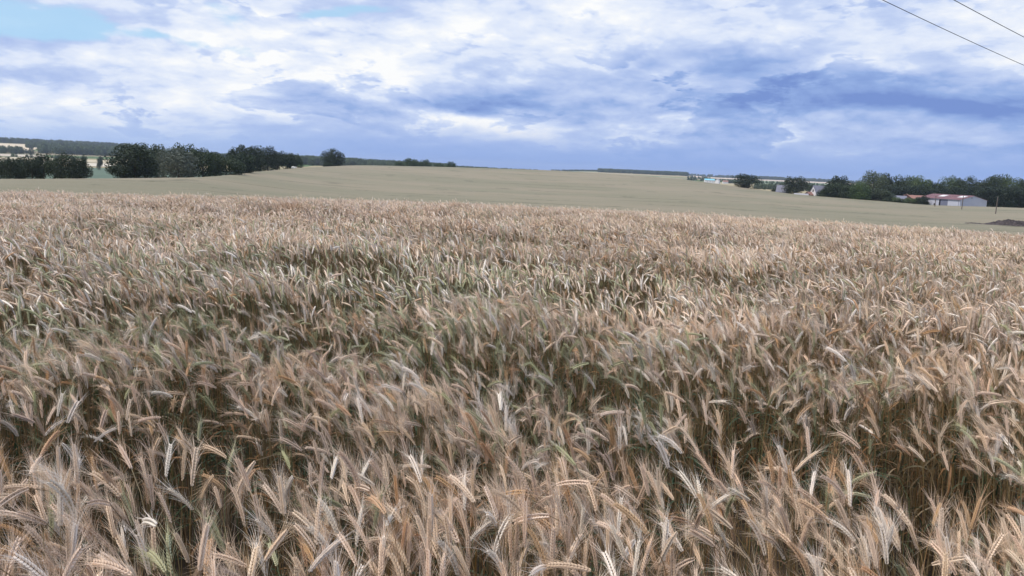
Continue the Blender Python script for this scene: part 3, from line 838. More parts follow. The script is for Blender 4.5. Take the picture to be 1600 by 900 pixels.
def house(name, px, r, L, Wd, He, Hr, yaw, wallm, roofm, label, cat="house", windows=(), gwin=False, chimney=False, door=False, dz=0.0):
    x, y, z = at(px, r)
    root = link(name, None, loc=(x, y, z + dz)); root.rotation_euler = (0, 0, -az_of(px) + yaw)
    tag(root, label, cat)
    G = Geo()
    wall_piece(G, -L / 2, L / 2, -0.5, He, -Wd / 2, [(w_, w_ + 1.0, 0.9, 2.1) for w_ in windows])
    wall_piece(G, -L / 2, L / 2, -0.5, He, Wd / 2 - 0.15)
    for xx in (-L / 2, L / 2 - 0.15):
        V = []
        y0, y1 = -Wd / 2 + 0.153, Wd / 2 - 0.153
        for dx_ in (0, 0.15):
            V += [(xx + dx_, y0, -0.5), (xx + dx_, y1, -0.5), (xx + dx_, y1, He), (xx + dx_, 0, Hr - 0.05), (xx + dx_, y0, He)]
        G.add(V, Q=[(0, 1, 6, 5), (1, 2, 7, 6), (2, 3, 8, 7), (3, 4, 9, 8), (4, 0, 5, 9)], T=[(0, 4, 3), (0, 3, 2), (0, 2, 1), (5, 8, 9), (5, 7, 8), (5, 6, 7)])
    link("wall", G.mesh("wall", [wallm]), root)
    for s_ in (-1, 1):
        G = Geo(); e = 0.3; sl = (Hr - He) / (Wd / 2)
        a0 = (-L / 2 - e, s_ * (Wd / 2 + e), He - e * sl + 0.03); a1 = (L / 2 + e, s_ * (Wd / 2 + e), He - e * sl + 0.03)
        b0 = (L / 2 + e, 0, Hr + 0.03); b1 = (-L / 2 - e, 0, Hr + 0.03)
        up = lambda p: (p[0], p[1], p[2] + 0.14)
        q = [a0, a1, b0, b1, up(a0), up(a1), up(b0), up(b1)]
        G.add(q, Q=[(0, 3, 2, 1), (4, 5, 6, 7), (0, 1, 5, 4), (1, 2, 6, 5), (2, 3, 7, 6), (3, 0, 4, 7)])
        link("roof", G.mesh("roof", [roofm]), root)
    for w_ in windows:
        G = Geo(); G.box((w_ + 0.02, -Wd / 2 + 0.06, 0.92), (w_ + 0.98, -Wd / 2 + 0.09, 2.08))
        link("window", G.mesh("window", [m_door]), root)
    if gwin:
        G = Geo(); G.box((-L / 2 - 0.04, -0.5, He + 0.1), (-L / 2 - 0.01, 0.5, He + 1.3)); link("window", G.mesh("window", [m_dark]), root)
    if chimney:
        G = Geo(); G.box((-0.35, -0.3, Hr - 0.6), (0.35, 0.3, Hr + 0.8)); link("chimney", G.mesh("chimney", [m_brick]), root)
    return root
house("house", 1282, 402, 6.5, 5.6, 2.8, 5.9, R(30), m_white, m_slate, "white house with a steep grey roof and one dark gable window", windows=(1.5,), gwin=True)
house("shed", 1267, 400, 4.5, 3.2, 1.4, 2.6, R(60), m_brick, m_tile, "low brown shed with a small gable beside the white house", "shed")
house("shed", 1254, 397, 6.0, 3.0, 0.9, 1.6, R(5), m_brick, m_conc, "low grey topped lean-to at the foot of the dark tree", "shed")
house("shed", 1224, 410, 5.0, 5.0, 1.5, 4.6, R(-8), m_conc, m_slate, "grey shed with a pale slate roof under the dark tree", "shed")
house("shed", 1432, 410, 9.0, 6.0, 3.2, 4.6, R(10), m_brick, m_tile, "brick shed with a red tile roof left of the barn", "shed")
house("shed", 1419, 408, 3.6, 4.4, 3.2, 4.9, R(85), m_brick, m_tile, "narrow dark gabled brick shed joining the red roofed shed", "shed")
house("shed", 1402, 405, 8.5, 5.0, 2.6, 3.8, R(5), m_white, m_slate, "low grey roofed shed behind the bushes left of the barn", "shed", windows=(-2.0, 1.0))
house("warehouse", 1109, 1250, 15, 10, 4.0, 6.0, R(8), m_white, m_teal, "distant long building with a turquoise roof", "warehouse", windows=(-4, 0, 4), dz=0.8)
house("house", 1122, 1240, 5.5, 6, 4.0, 6.5, R(70), m_white, m_conc, "small distant white house right of the turquoise roof", "house", dz=0.8)
house("house", 1134, 1300, 8, 6, 3.0, 5.0, R(15), m_white, m_tile, "small distant house with a brown roof right of the white one", "house")

# pale boulders at the grove's right end
m_stone = simple("pale_stone", (0.5, 0.47, 0.42), 0.9, 0.15, 1.0)
def rock(px, r, s_, label):
    x, y, z = at(px, r)
    G = Geo(); k, n = 8, 5
    V = []; g = np.random.default_rng(int(px))
    for i in range(n + 1):
        ph = math.pi * i / n - math.pi / 2
        for j in range(k):
            th = 2 * math.pi * j / k; q = s_ * (0.8 + 0.4 * g.random())
            V.append((math.cos(ph) * math.cos(th) * q, math.cos(ph) * math.sin(th) * q, math.sin(ph) * q * 0.7))
    Q = [(i * k + j, i * k + (j + 1) % k, (i + 1) * k + (j + 1) % k, (i + 1) * k + j) for i in range(n) for j in range(k)]
    G.add(V, Q)
    tag(link("boulder", G.mesh("boulder", [m_stone]), loc=(x, y, z + 1.0 + s_ * 0.3)), label, "boulder", "pale boulders at the end of the grove")
rock(458, 345, 0.9, "larger pale boulder at the right end of the grove")
rock(462, 346, 0.65, "smaller pale boulder right of the larger one")

# dark heap of earth on the right slope
m_earth, nt = mat("dark_earth")
pos = nt.n('ShaderNodeNewGeometry').outputs['Position']
en = nt.noise(pos, 1.6, 8, 0.7)
ec = nt.ramp(en, [(0.3, (0.030, 0.026, 0.026)), (0.55, (0.075, 0.062, 0.060)), (0.8, (0.14, 0.115, 0.105))])
finish(nt, principled(nt, ec, 0.95, nt.n('ShaderNodeBump', {'Height': en, 'Strength': 0.8, 'Distance': 0.12}), spec=0.1))
def heap():
    h0 = hit(1570, 352)
    x0, y0, z0, r0 = h0
    n, k = 200, 44
    Lx, Ly = 27.0, 5.5
    u = np.linspace(-1, 1, n); v = np.linspace(-1, 1, k)
    U_, V_ = np.meshgrid(u, v)
    a = math.atan2(x0, y0)
    lx = (U_ + 0.36) * Lx * 0.5 + 0.0; ly = V_ * Ly * 0.5
    X = x0 + lx * math.cos(a) + ly * math.sin(a); Y = y0 - lx * math.sin(a) + ly * math.cos(a)
    env = np.clip(1 - V_ ** 2, 0, 1) ** 0.7 * (0.22 + 0.78 * sstep(U_, -0.68, -0.35)) * sstep(U_, -1.0, -0.85) * (1 - sstep(U_, 0.9, 1.0))
    H = env * (1.15 + 0.9 * (vnoise(X * 1.1, Y * 1.1, 9, 3) - 0.5) + 1.0 * (vnoise(X * 4, Y * 4, 19, 2) - 0.5)) + 0.05
    Z = canopy_z(X, Y)[0] - 0.15 + H * 0.95
    P = np.stack([X, Y, Z], -1).reshape(-1, 3)
    i = np.arange(k - 1)[:, None] * n; j = np.arange(n - 1)[None]
    Q = np.stack([i + j, i + j + 1, i + n + j + 1, i + n + j], -1).reshape(-1, 4)
    o = link("earth_heap", mesh_np("earth_heap", P, [Q], [m_earth], smooth=False))
    tag(o, "long low heap of dark clods on the right slope", "earth heap")
heap()

# line of wooden poles crossing the far field
def pole(px, bot, top, label):
    x, y, zc_, r = hit(px, bot)
    ztop = CAM_Z + r * ray(px, top)[1]
    z0 = gz(x, y)
    root = link("utility_pole", None, loc=(x, y, z0)); tag(root, label, "utility pole", "wooden poles in the far field")
    h = ztop - z0
    G = Geo(); G.tube([(0, 0, -0.5), (0, 0, h * 0.5), (0, 0, h)], [0.17, 0.145, 0.12], 8, cap=True)
    link("shaft", G.mesh("shaft", [m_wood], True), root)
    G = Geo(); G.tube([(0, 0, h), (0, 0, h + 0.10), (0, 0, h + 0.2)], [0.05, 0.09, 0.04], 8, cap=True)
    link("insulator", G.mesh("insulator", [m_conc], True), root)
    return (x, y, z0 + h + 0.1)
pt = [pole(1460.5, 323, 306, "farthest wooden pole, in front of the barn's left part"), pole(1502.5, 327.5, 306, "middle wooden pole at the barn's corner"), pole(1555.5, 334.5, 308, "nearest wooden pole, right of the barn")]

def cable(name, A, B, sag, rad, label, cat="cable", group=None, n=60):
    A, B = np.array(A, float), np.array(B, float)
    t = np.linspace(0, 1, n)[:, None]
    P = A + (B - A) * t; P[:, 2] -= (4 * sag * t * (1 - t))[:, 0]
    G = Geo(); G.tube(P, rad, 6)
    o = link(name, G.mesh(name, [m_cable], True)); tag(o, label, cat, group)
    return o
cable("cable", pt[0], pt[1], 0.5, 0.012, "thin wire between the two far poles by the barn", group="wires on the far poles")
cable("cable", pt[1], pt[2], 0.5, 0.012, "thin wire from the barn corner pole to the nearest pole", group="wires on the far poles")

# the two overhead cables close to the camera, strung between poles outside the frame
def ray_at_height(px, py, z):
    a, t = ray(px, py); r = (z - CAM_Z) / t
    return np.array([r * math.sin(a), r * math.cos(a), z])
H1 = 7.2
a0, a1 = ray_at_height(1375, -2, H1), ray_at_height(1600, 102, H1 - 0.15)
d1 = (a1 - a0)[:2]; d1 /= np.linalg.norm(d1)
b0 = ray_at_height(1487, -2, H1); b1 = ray_at_height(1600, 58, H1 - 0.1)
print('cables', a0, a1, b0, b1)
PB = a1[:2] + d1 * 16
PA = a0[:2] - d1 * 30
side = np.array([d1[1], -d1[0]])
off = float((b0[:2] - a0[:2]) @ side)
offb = float((b1[:2] - a0[:2]) @ side)
ends = []
for Pp in (PA, PB):
    zg = gz(*Pp)
    ends.append((Pp, zg))
def strung(P0, P1, pa, pb, label):
    # straight in plan; height fitted through the two sighted points with a shallow sag
    L_ = np.linalg.norm(P1 - P0); ta = ((pa[:2] - P0) @ (P1 - P0)) / L_ ** 2; tb = ((pb[:2] - P0) @ (P1 - P0)) / L_ ** 2
    sag = 0.45
    f = lambda t: -4 * sag * t * (1 - t)
    za, zb = pa[2] - f(ta), pb[2] - f(tb)
    sl = (zb - za) / (tb - ta); z_0 = za - sl * ta; z_1 = z_0 + sl
    A = (*P0, z_0); B = (*P1, z_1)
    cable("power_cable", A, B, sag, 0.011, label, "cable", "overhead cables at the top right", 90)
    return z_0, z_1
zz0, zz1 = strung(PA, PB, a0, a1, "longer lower overhead cable crossing the top right sky")
d2 = (b1 - b0)[:2]; d2 /= np.linalg.norm(d2)
LA = b0[:2] - d2 * 30; LB = b1[:2] + d2 * 24
zz2, zz3 = strung(LA, LB, b0, b1, "shorter upper overhead cable in the top right corner")
for q, (Pp, Pq, zt) in enumerate(((PA, LA, max(zz0, zz2)), (PB, LB, max(zz1, zz3)))):
    mid = (Pp + Pq) / 2; vec = Pq - Pp; ln_ = np.linalg.norm(vec)
    zg = gz(*mid)
    root = link("utility_pole", None, loc=(mid[0], mid[1], zg))
    tag(root, ("wooden pole carrying the overhead cables behind the camera", "wooden pole carrying the overhead cables beyond the right edge")[q], "utility pole")
    h = zt - zg
    G = Geo(); G.tube([(0, 0, -0.6), (0, 0, h * 0.5), (0, 0, h + 0.3)], [0.16, 0.14, 0.11], 10, cap=True); link("shaft", G.mesh("shaft", [m_wood], True), root)
    G = Geo(); G.box((-ln_ / 2 - 0.3, -0.05, -0.06), (ln_ / 2 + 0.3, 0.05, 0.06))
    ca_ = link("crossarm", G.mesh("crossarm", [m_wood]), root, (0, 0, h - 0.12), math.atan2(vec[1], vec[0]))

# ------------------------------------------------------------------ air
m_haze = bpy.data.materials.new("haze"); m_haze.use_nodes = True; m_haze.node_tree.nodes.clear()
hz = NT(m_haze.node_tree)
hv = hz.n('ShaderNodeVolumePrincipled', {'Color': (0.72, 0.82, 1.0, 1), 'Density': 0.00009, 'Anisotropy': 0.2})
out = hz.n('ShaderNodeOutputMaterial'); hz.t.links.new(hv.outputs[0], out.inputs['Volume'])
G = Geo(); G.box((-7300, -7300, -45), (7300, 7300, 48))
tag(link("haze", G.mesh("haze", [m_haze])), kind='stuff')

# ------------------------------------------------------------------ the standing crop
EARC = {'straw': (0.70, 0.55, 0.405), 'pale': (0.82, 0.73, 0.61), 'green': (0.42, 0.405, 0.245), 'brown': (0.54, 0.365, 0.22)}  # the pale ears also carry bright ear highlights in their colour
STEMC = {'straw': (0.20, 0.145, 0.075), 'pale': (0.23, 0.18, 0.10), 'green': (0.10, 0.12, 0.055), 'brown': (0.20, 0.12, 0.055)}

def crop_mat(name, color, transl=0.15, var=0.25, rough=0.55):
    m_, nt = mat(name)
    rnd = nt.n('ShaderNodeObjectInfo').outputs['Random']
    pos = nt.n('ShaderNodeTexCoord').outputs['Object']
    n_ = nt.noise(pos, 60.0, 2, 0.5)
    hsv = nt.n('ShaderNodeHueSaturation', {'Color': (*color, 1)})
    nt.set(hsv.inputs['Hue'], nt.m('MULTIPLY_ADD', rnd, 0.016, 0.490))
    nt.set(hsv.inputs['Value'], nt.m('ADD', nt.m('MULTIPLY_ADD', nt.m('FRACT', nt.m('MULTIPLY', rnd, 7.31)), 2 * var, 1 - var), nt.m('MULTIPLY', nt.m('SUBTRACT', n_, 0.5), 0.5)))
    nt.set(hsv.inputs['Saturation'], nt.m('MULTIPLY_ADD', nt.m('FRACT', nt.m('MULTIPLY', rnd, 13.7)), 0.25, 0.95))
    p = principled(nt, hsv.outputs[0], rough, spec=0.35)
    tr = nt.n('ShaderNodeBsdfTranslucent', {'Color': hsv.outputs[0]})
    finish(nt, nt.n('ShaderNodeMixShader', {0: transl, 1: p, 2: tr}))
    return m_
M_EAR = {k: crop_mat("ear_" + k, v, 0.12, 0.16, 0.5) for k, v in EARC.items()}
M_AWN = {k: crop_mat("awn_" + k, tuple(min(1, c * 1.2) for c in v), 0.45, 0.15, 0.5) for k, v in EARC.items()}
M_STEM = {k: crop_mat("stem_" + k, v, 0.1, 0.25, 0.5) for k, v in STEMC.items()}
def leaf_mat():
    m_, nt = mat("crop_leaf")
    rnd = nt.n('ShaderNodeObjectInfo').outputs['Random']
    g = nt.n('ShaderNodeNewGeometry')
    pn = nt.noise(nt.v('MULTIPLY', g.outputs['Position'], (1, 1, 0.4)), 3.0, 3, 0.6)
    f = nt.m('MULTIPLY_ADD', nt.m('SUBTRACT', pn, 0.5), 0.9, nt.m('FRACT', nt.m('MULTIPLY', rnd, 5.77)), clamp=True)
    c = nt.ramp(f, [(0.0, (0.035, 0.060, 0.028)), (0.32, (0.055, 0.075, 0.035)), (0.50, (0.11, 0.085, 0.045)), (0.72, (0.16, 0.09, 0.04)), (0.92, (0.26, 0.13, 0.05)), (1.0, (0.25, 0.19, 0.115))])
    p = principled(nt, c, 0.6, spec=0.3)
    tr = nt.n('ShaderNodeBsdfTranslucent', {'Color': c})
    finish(nt, nt.n('ShaderNodeMixShader', {0: 0.3, 1: p, 2: tr}))
    return m_
M_LEAF = leaf_mat()

def curve(theta, H=1.0, ear=0.105, seed=0, lean=0.06, bend0=0.70, earcurl=0.4, n=15):
    """centre line in the XZ plane; theta is the tilt of the stem top, the ear curls on by earcurl"""
    s = np.linspace(0, 1, n)
    ang = lean * s + (theta - lean) * np.clip((s - bend0) / (1 - bend0), 0, 1) ** 1.7
    ds = H / (n - 1)
    P = np.zeros((n, 3))
    for i in range(1, n):
        a = (ang[i] + ang[i - 1]) / 2
        P[i] = P[i - 1] + ds * np.array([math.sin(a), 0, math.cos(a)])
    k = 9
    E = [P[-1]]; EA = [ang[-1]]
    for i in range(1, k):
        a = theta + earcurl * (i - 0.5) / (k - 1)
        E.append(E[-1] + ear / (k - 1) * np.array([math.sin(a), 0, math.cos(a)])); EA.append(theta + earcurl * i / (k - 1))
    return P, np.array(E), np.array(EA)

def spikelet(G, base, d, side, L, w_, mi=0):
    """plump pointed grain husk: rings of 4 between two tips"""
    up = np.cross(d, side)
    c = base
    ring = lambda t, r: [c + d * (L * t) + (side * math.cos(a) * r * 0.8 + up * math.sin(a) * r) for a in (0.785, 2.356, 3.927, 5.498)]
    V = [c] + ring(0.28, w_ * 0.5) + ring(0.62, w_ * 0.42) + [c + d * L]
    T = [(0, 2, 1), (0, 3, 2), (0, 4, 3), (0, 1, 4), (9, 5, 6), (9, 6, 7), (9, 7, 8), (9, 8, 5)]
    Q = [(1, 2, 6, 5), (2, 3, 7, 6), (3, 4, 8, 7), (4, 1, 5, 8)]
    G.add(V, Q, T, mi)

def ear_geo(E, EA, g, lod, roll=0.0, fat=1.0):
    G, A = Geo(), Geo()
    L = np.linalg.norm(np.diff(E, axis=0), axis=1).sum()
    ns = 26 if lod == 1 else 0
    def at_(t):
        f = t * (len(E) - 1); i = min(int(f), len(E) - 2); q = f - i
        a = EA[i] * (1 - q) + EA[i + 1] * q
        return E[i] * (1 - q) + E[i + 1] * q, np.array([math.sin(a), 0, math.cos(a)])
    def frame(T):
        Y = np.array([0, 1.0, 0]); N = np.cross(Y, T)
        return Y * math.cos(roll) + N * math.sin(roll), -Y * math.sin(roll) + N * math.cos(roll)
    if lod == 1:
        for i in range(ns):
            t = i / ns * 0.93; c, T_ = at_(t); S1, S2 = frame(T_)
            sg = 1 if i % 2 else -1
            taper = (0.62 + 0.38 * math.sin(min(1, t * 2.2 + 0.25) * math.pi / 2)) * (1 - 0.4 * max(0, t - 0.7) / 0.3) * fat
            for lat in (-1, 1):
                out = S1 * sg * 0.55 + S2 * lat * 0.85
                out /= np.linalg.norm(out)
                d = T_ * 0.93 + out * (0.36 + g.uniform(-.05, .05)); d /= np.linalg.norm(d)
                sd_ = np.cross(d, out); sd_ /= np.linalg.norm(sd_)
                b_ = c + out * 0.0024 * taper
                spikelet(G, b_, d, sd_, 0.0128 * taper, 0.0062 * taper)
                tip = b_ + d * 0.0118 * taper
                if g.random() < 0.1: continue
                d2 = T_ * 1.0 + out * g.uniform(0.10, 0.55) + g.normal(size=3) * 0.09; d2 /= np.linalg.norm(d2)
                La = g.uniform(0.040, 0.068) * (0.75 + 0.4 * t)
                wv_ = np.cross(d2, g.normal(size=3)); wv_ /= np.linalg.norm(wv_); wv_ *= 0.00034
                m1 = tip + d2 * La * 0.5; m2 = tip + d2 * La + out * La * g.uniform(0.0, 0.14) - np.array([0, 0, 1]) * La * 0.04
                A.add([tip - wv_, tip + wv_, m1 + wv_ * 0.8, m1 - wv_ * 0.8, m2], [(0, 1, 2, 3)], [(3, 2, 4)])
    else:
        # simplified ear: knobbly tapered body and fewer, wider awns
        k = 7 if lod == 2 else 5
        t = np.linspace(0, 1, k)
        P = np.array([at_(q)[0] for q in t])
        r = 0.0072 * fat * np.array([0.55, 1.05, 0.95, 1.1, 0.95, 0.85, 0.3] if k == 7 else [0.5, 0.95, 0.9, 0.8, 0.3])
        G.tube(P, r, 5 if lod == 2 else 4)
        na_ = 20 if lod == 2 else 9
        for i in range(na_):
            q = (i + 0.5) / na_; c, T_ = at_(q); S1, S2 = frame(T_)
            th = i * 2.4; out = S1 * math.cos(th) + S2 * math.sin(th)
            d2 = T_ + out * g.uniform(0.15, 0.45); d2 /= np.linalg.norm(d2)
            La = g.uniform(0.05, 0.075); wv_ = np.cross(d2, g.normal(size=3)); wv_ /= np.linalg.norm(wv_); wv_ *= (0.0006 if lod == 2 else 0.0013)
            b_ = c + out * 0.004
            A.add([b_ - wv_, b_ + wv_, b_ + d2 * La], None, [(0, 1, 2)])
    return G, A

def blade(G, base, az_, L, w_, rise, droop, g, n=7, mi=0):
    """a ribbon leaf leaving the stem, rising and hanging over, slightly folded"""
    t = np.linspace(0, 1, n)
    d = np.array([math.cos(az_), math.sin(az_), 0]); sd_ = np.array([-d[1], d[0], 0])
    ang = rise - droop * t ** 1.3
    P = [np.array(base, float)]
    for i in range(1, n):
        a = (ang[i] + ang[i - 1]) / 2
        P.append(P[-1] + L / (n - 1) * (d * math.cos(a) + np.array([0, 0, math.sin(a)])) + sd_ * g.normal() * L * 0.008)
    P = np.array(P)
    tw = g.uniform(-1.2, 1.2) * t + g.uniform(-0.4, 0.4)
    wd = w_ * np.sin(np.clip(0.18 + t * 0.85, 0, 1) * math.pi) ** 0.7 * (1 - t * 0.25) / 2
    wd[-1] = 0.0004
    S_ = sd_[None] * np.cos(tw)[:, None] + np.array([0, 0, 1.0])[None] * np.sin(tw)[:, None]
    V = np.concatenate([P - S_ * wd[:, None], P + S_ * wd[:, None]])
    Q = [(i, i + 1, n + i + 1, n + i) for i in range(n - 1)]
    G.add(V, Q, mi=mi)

#         tilt of stem top, ear curl, bend start, ear length
SHAPES = [(0.05, 0.10, 0.80, 0.105), (0.18, 0.20, 0.78, 0.112), (0.35, 0.25, 0.76, 0.100), (0.50, 0.35, 0.76, 0.115), (0.70, 0.40, 0.78, 0.105),
          (0.85, 0.50, 0.78, 0.118), (1.05, 0.45, 0.80, 0.108), (1.30, 0.50, 0.82, 0.112), (1.60, 0.50, 0.83, 0.105), (1.95, 0.50, 0.84, 0.110),
          (2.35, 0.40, 0.85, 0.100), (0.25, 0.65, 0.84, 0.120), (0.60, 0.75, 0.84, 0.115), (0.95, 0.20, 0.80, 0.095)]
NS = len(SHAPES)
def stalk_geos(si, lod, g, H=1.0, fat=1.0):
    th, curl, b0, el_ = SHAPES[si]; el_ *= (0.90 if lod < 3 else 0.78)
    n = {1: 17, 2: 10, 3: 7}[lod]
    P, E, EA = curve(th, H, el_, bend0=b0, earcurl=curl, n=n, lean=0.05 + 0.03 * (si % 3))
    top = max(P[:, 2].max(), E[:, 2].max())
    dz = 1.0 - top                                # stand every canopy top at height 1
    P[:, 2] += dz; E[:, 2] += dz
    P[0, 2] = min(P[0, 2], -0.02)
    St = Geo()
    if lod < 3:
        rr = np.interp(np.arange(len(P)) / (len(P) - 1), [0, 0.5, 1], [0.0019, 0.0016, 0.0010]) * (1 if lod == 1 else 1.4)
        St.tube(P, rr, 5 if lod == 1 else 3)
        if lod == 1:
            for q in (0.35, 0.6):                 # stem nodes
                i = int(q * (len(P) - 1)); d = P[i + 1] - P[i]; d /= np.linalg.norm(d)
                St.tube([P[i] - d * .004, P[i] - d * .002, P[i] + d * .002, P[i] + d * .004], [0.0016, 0.0027, 0.0027, 0.0016], 5)
    else:
        St.tube(P[2:], 0.0026, 3)
    G, A = ear_geo(E, EA, g, lod, roll=g.uniform(0, 3.14), fat=fat)
    Lf = Geo(); LV = []
    if lod < 3:
        for q in ((0.30, 0.50, 0.66) if lod == 1 else (0.4, 0.62)):
            i = int(q * (len(P) - 1))
            blade(Lf, P[i], g.uniform(0, 6.28), g.uniform(0.12, 0.24), g.uniform(0.007, 0.012), g.uniform(0.9, 1.45), g.uniform(1.0, 3.0), g, 7 if lod == 1 else 4)
            LV.append(Lf); Lf = Geo()
    return P, E, EA, St, G, A, LV

NEAR = []      # per shape: meshes of the parts and the joined version in four colours
joined1, joined2 = [], []
COLS = ['straw', 'pale', 'green', 'brown']
near_parts = {}
def joined(nm, geos, mats):
    J = Geo()
    for gi_, gg_ in enumerate(geos):
        V, Q, T_, _, _ = gg_.arrays()
        J.add(V, Q, T_, gi_)
    return J.mesh(nm, mats, False)
for si in range(NS):
    for lod, store in ((1, joined1), (2, joined2)):
        g = np.random.default_rng(100 + si)
        fatness = (0.74, 0.84, 0.95)[si % 3]
        P, E, EA, St, G, A, Lf = stalk_geos(si, lod, g, fat=fatness)
        J = Geo()
        for mi, gg_ in [(0, St), (1, G), (2, A)] + [(3, q) for q in Lf]:
            V, Q, T_, _, _ = gg_.arrays(); J.add(V, Q, T_, mi)
        for c in COLS:
            nm = "stalk"
            me = J.mesh(nm, [M_STEM[c], M_EAR[c], M_AWN[c], M_LEAF])
            o = bpy.data.objects.new("stalk_%d_%03d" % (lod, len(store)), me); store.append(o)
            if lod == 1:
                near_parts[(si, c)] = (St.mesh("stem", [M_STEM[c]]), G.mesh("ear", [M_EAR[c]]), A.mesh("awns", [M_AWN[c]]), [q.mesh("leaf", [M_LEAF]) for q in Lf])
        if lod == 1: NEAR.append((P, E))

# ---- where stalks stand, how tall they are, which way they nod
def stand_height(x, y):
    """canopy swell: gentle waves plus the thin, lodged strips seen running across the field"""
    r = np.hypot(x, y)
    h = 1.0 + (vnoise(x * 1.1, y * 2.0, 21, 2) - 0.5) * 0.30 + (vnoise(x * 0.22, y * 0.5, 22, 2) - 0.5) * 0.16
    return h
STRIPS = []    # (px0, py0, px1, py1, half depth m, strength) thin strips: centre line given on the canopy
def canopy_pt(px, py):
    a, t = ray(px, py)
    # near canopy: CROP-0.00074 r^2 = CAM_Z + r t
    A_, B_, C_ = -0.00074, -t, CROP - CAM_Z
    disc = B_ * B_ - 4 * A_ * C_
    if disc <= 0: r = 34.0
    else:
        r = (-B_ + math.sqrt(disc)) / (2 * A_); r2 = (-B_ - math.sqrt(disc)) / (2 * A_)
        c_ = [q for q in (r, r2) if q > 0]; r = min(c_) if c_ else 34.0
    return r * math.sin(a), r * math.cos(a)
for px0, py0, px1, py1, hw, st in [(a_, b_, c_, d_, e_ * (1.9 if b_ > 600 and e_ > 0.09 else 1.35), min(1.0, f_ * 1.1)) for a_, b_, c_, d_, e_, f_ in ((-60, 690, 420, 650, 0.16, 0.9), (420, 690, 660, 690, 0.13, 0.8), (1300, 690, 1660, 735, 0.20, 1.0), (860, 640, 1040, 615, 0.14, 0.8), (1060, 690, 1300, 660, 0.10, 0.5),
                                   (-60, 500, 330, 505, 0.22, 0.75), (330, 520, 620, 505, 0.20, 0.6), (640, 545, 900, 550, 0.20, 0.65), (1150, 560, 1500, 548, 0.20, 0.5), (480, 412, 600, 440, 0.35, 0.45), (560, 408, 900, 412, 0.35, 0.4),
                                   (900, 440, 1150, 430, 0.5, 0.4), (100, 590, 300, 575, 0.16, 0.5), (1450, 640, 1660, 625, 0.12, 0.5), (560, 372, 700, 372, 0.8, 0.5), (150, 375, 320, 372, 0.8, 0.4), (0, 830, 200, 800, 0.07, 0.6), (620, 740, 900, 760, 0.06, 0.35))]:
    STRIPS.append((np.array(canopy_pt(px0, py0)), np.array(canopy_pt(px1, py1)), hw, st))
def strips(x, y):
    out = np.zeros(len(x))
    wob = (vnoise(x * 1.7, y * 1.7, 31, 2) - 0.5) * 0.5
    for A_, B_, hw, st in STRIPS:
        d = B_ - A_; L2 = d @ d
        t = ((x - A_[0]) * d[0] + (y - A_[1]) * d[1]) / L2
        tc = np.clip(t, 0, 1)
        dist_ = np.hypot(x - A_[0] - d[0] * tc, y - A_[1] - d[1] * tc) / hw + wob
        out = np.maximum(out, st * np.exp(-np.clip(dist_, 0, 9) ** 2))
    return out
def greenness(x, y):
    g_ = vnoise(x * 0.35 + 3, y * 0.5 + 1, 41, 3)
    v = sstep(g_, 0.54, 0.80) * 0.25
    # the greener patches left of centre and in the middle distance
    for px, py, rx, ry, am in ((190, 500, 3.0, 0.9, 0.7), (560, 425, 2.6, 1.6, 0.75), (720, 415, 4.0, 1.5, 0.4), (760, 530, 1.6, 0.9, 0.5), (960, 590, 1.0, 0.6, 0.5), (90, 500, 1.5, 1.0, 0.6), (1000, 420, 4, 1.2, 0.3)):
        c = canopy_pt(px, py)
        v = np.maximum(v, 0.8 * am * np.exp(-((x - c[0]) / rx) ** 2 - ((y - c[1]) / (0.8 * ry)) ** 2))
    return v * (1 - 0.5 * sstep(np.hypot(x, y), 14, 26))
def lean_dir(x, y, n):
    """azimuth the ears nod towards; most go to the left of the picture"""
    f = vnoise(x * 0.8, y * 0.8, 51, 2)
    base = math.pi + (f - 0.5) * 5.0
    return base + rng.normal(0, 0.85, n)
def make_points(r0, r1, dens, rmin_az=0.80, pad=0.8):
    A_ = (r1 ** 2 - r0 ** 2) * 1.0
    n = int(A_ * rmin_az * dens)
    r = np.sqrt(rng.uniform(r0 ** 2, r1 ** 2, n)); a = rng.uniform(-rmin_az, rmin_az, n)
    return r * np.sin(a), r * np.cos(a)
def shape_pick(x, y, n):
    s_ = strips(x, y)
    u = rng.random(n) + 0.25 * (vnoise(x * 1.3, y * 1.3, 61, 2) - 0.5)
    order = np.array([0, 1, 11, 2, 3, 12, 4, 13, 5, 6, 7, 8, 9, 10])
    # weights lean to moderately nodding ears
    cum = np.cumsum([0.12, 0.15, 0.11, 0.14, 0.12, 0.08, 0.09, 0.04, 0.055, 0.04, 0.025, 0.015, 0.009, 0.006]); cum /= cum[-1]
    k = np.clip(np.searchsorted(cum, np.clip(u, 0, 0.9999)), 0, NS - 1)
    gr = greenness(x, y)
    q = rng.random(n)
    ci = np.where(q < gr, 2, np.where(q < gr + 0.15, 1, np.where(rng.random(n) < 0.16, 3, 0)))
    ci = np.where((ci == 0) & (rng.random(n) < 0.06), 2, ci)
    return order[k], ci, s_
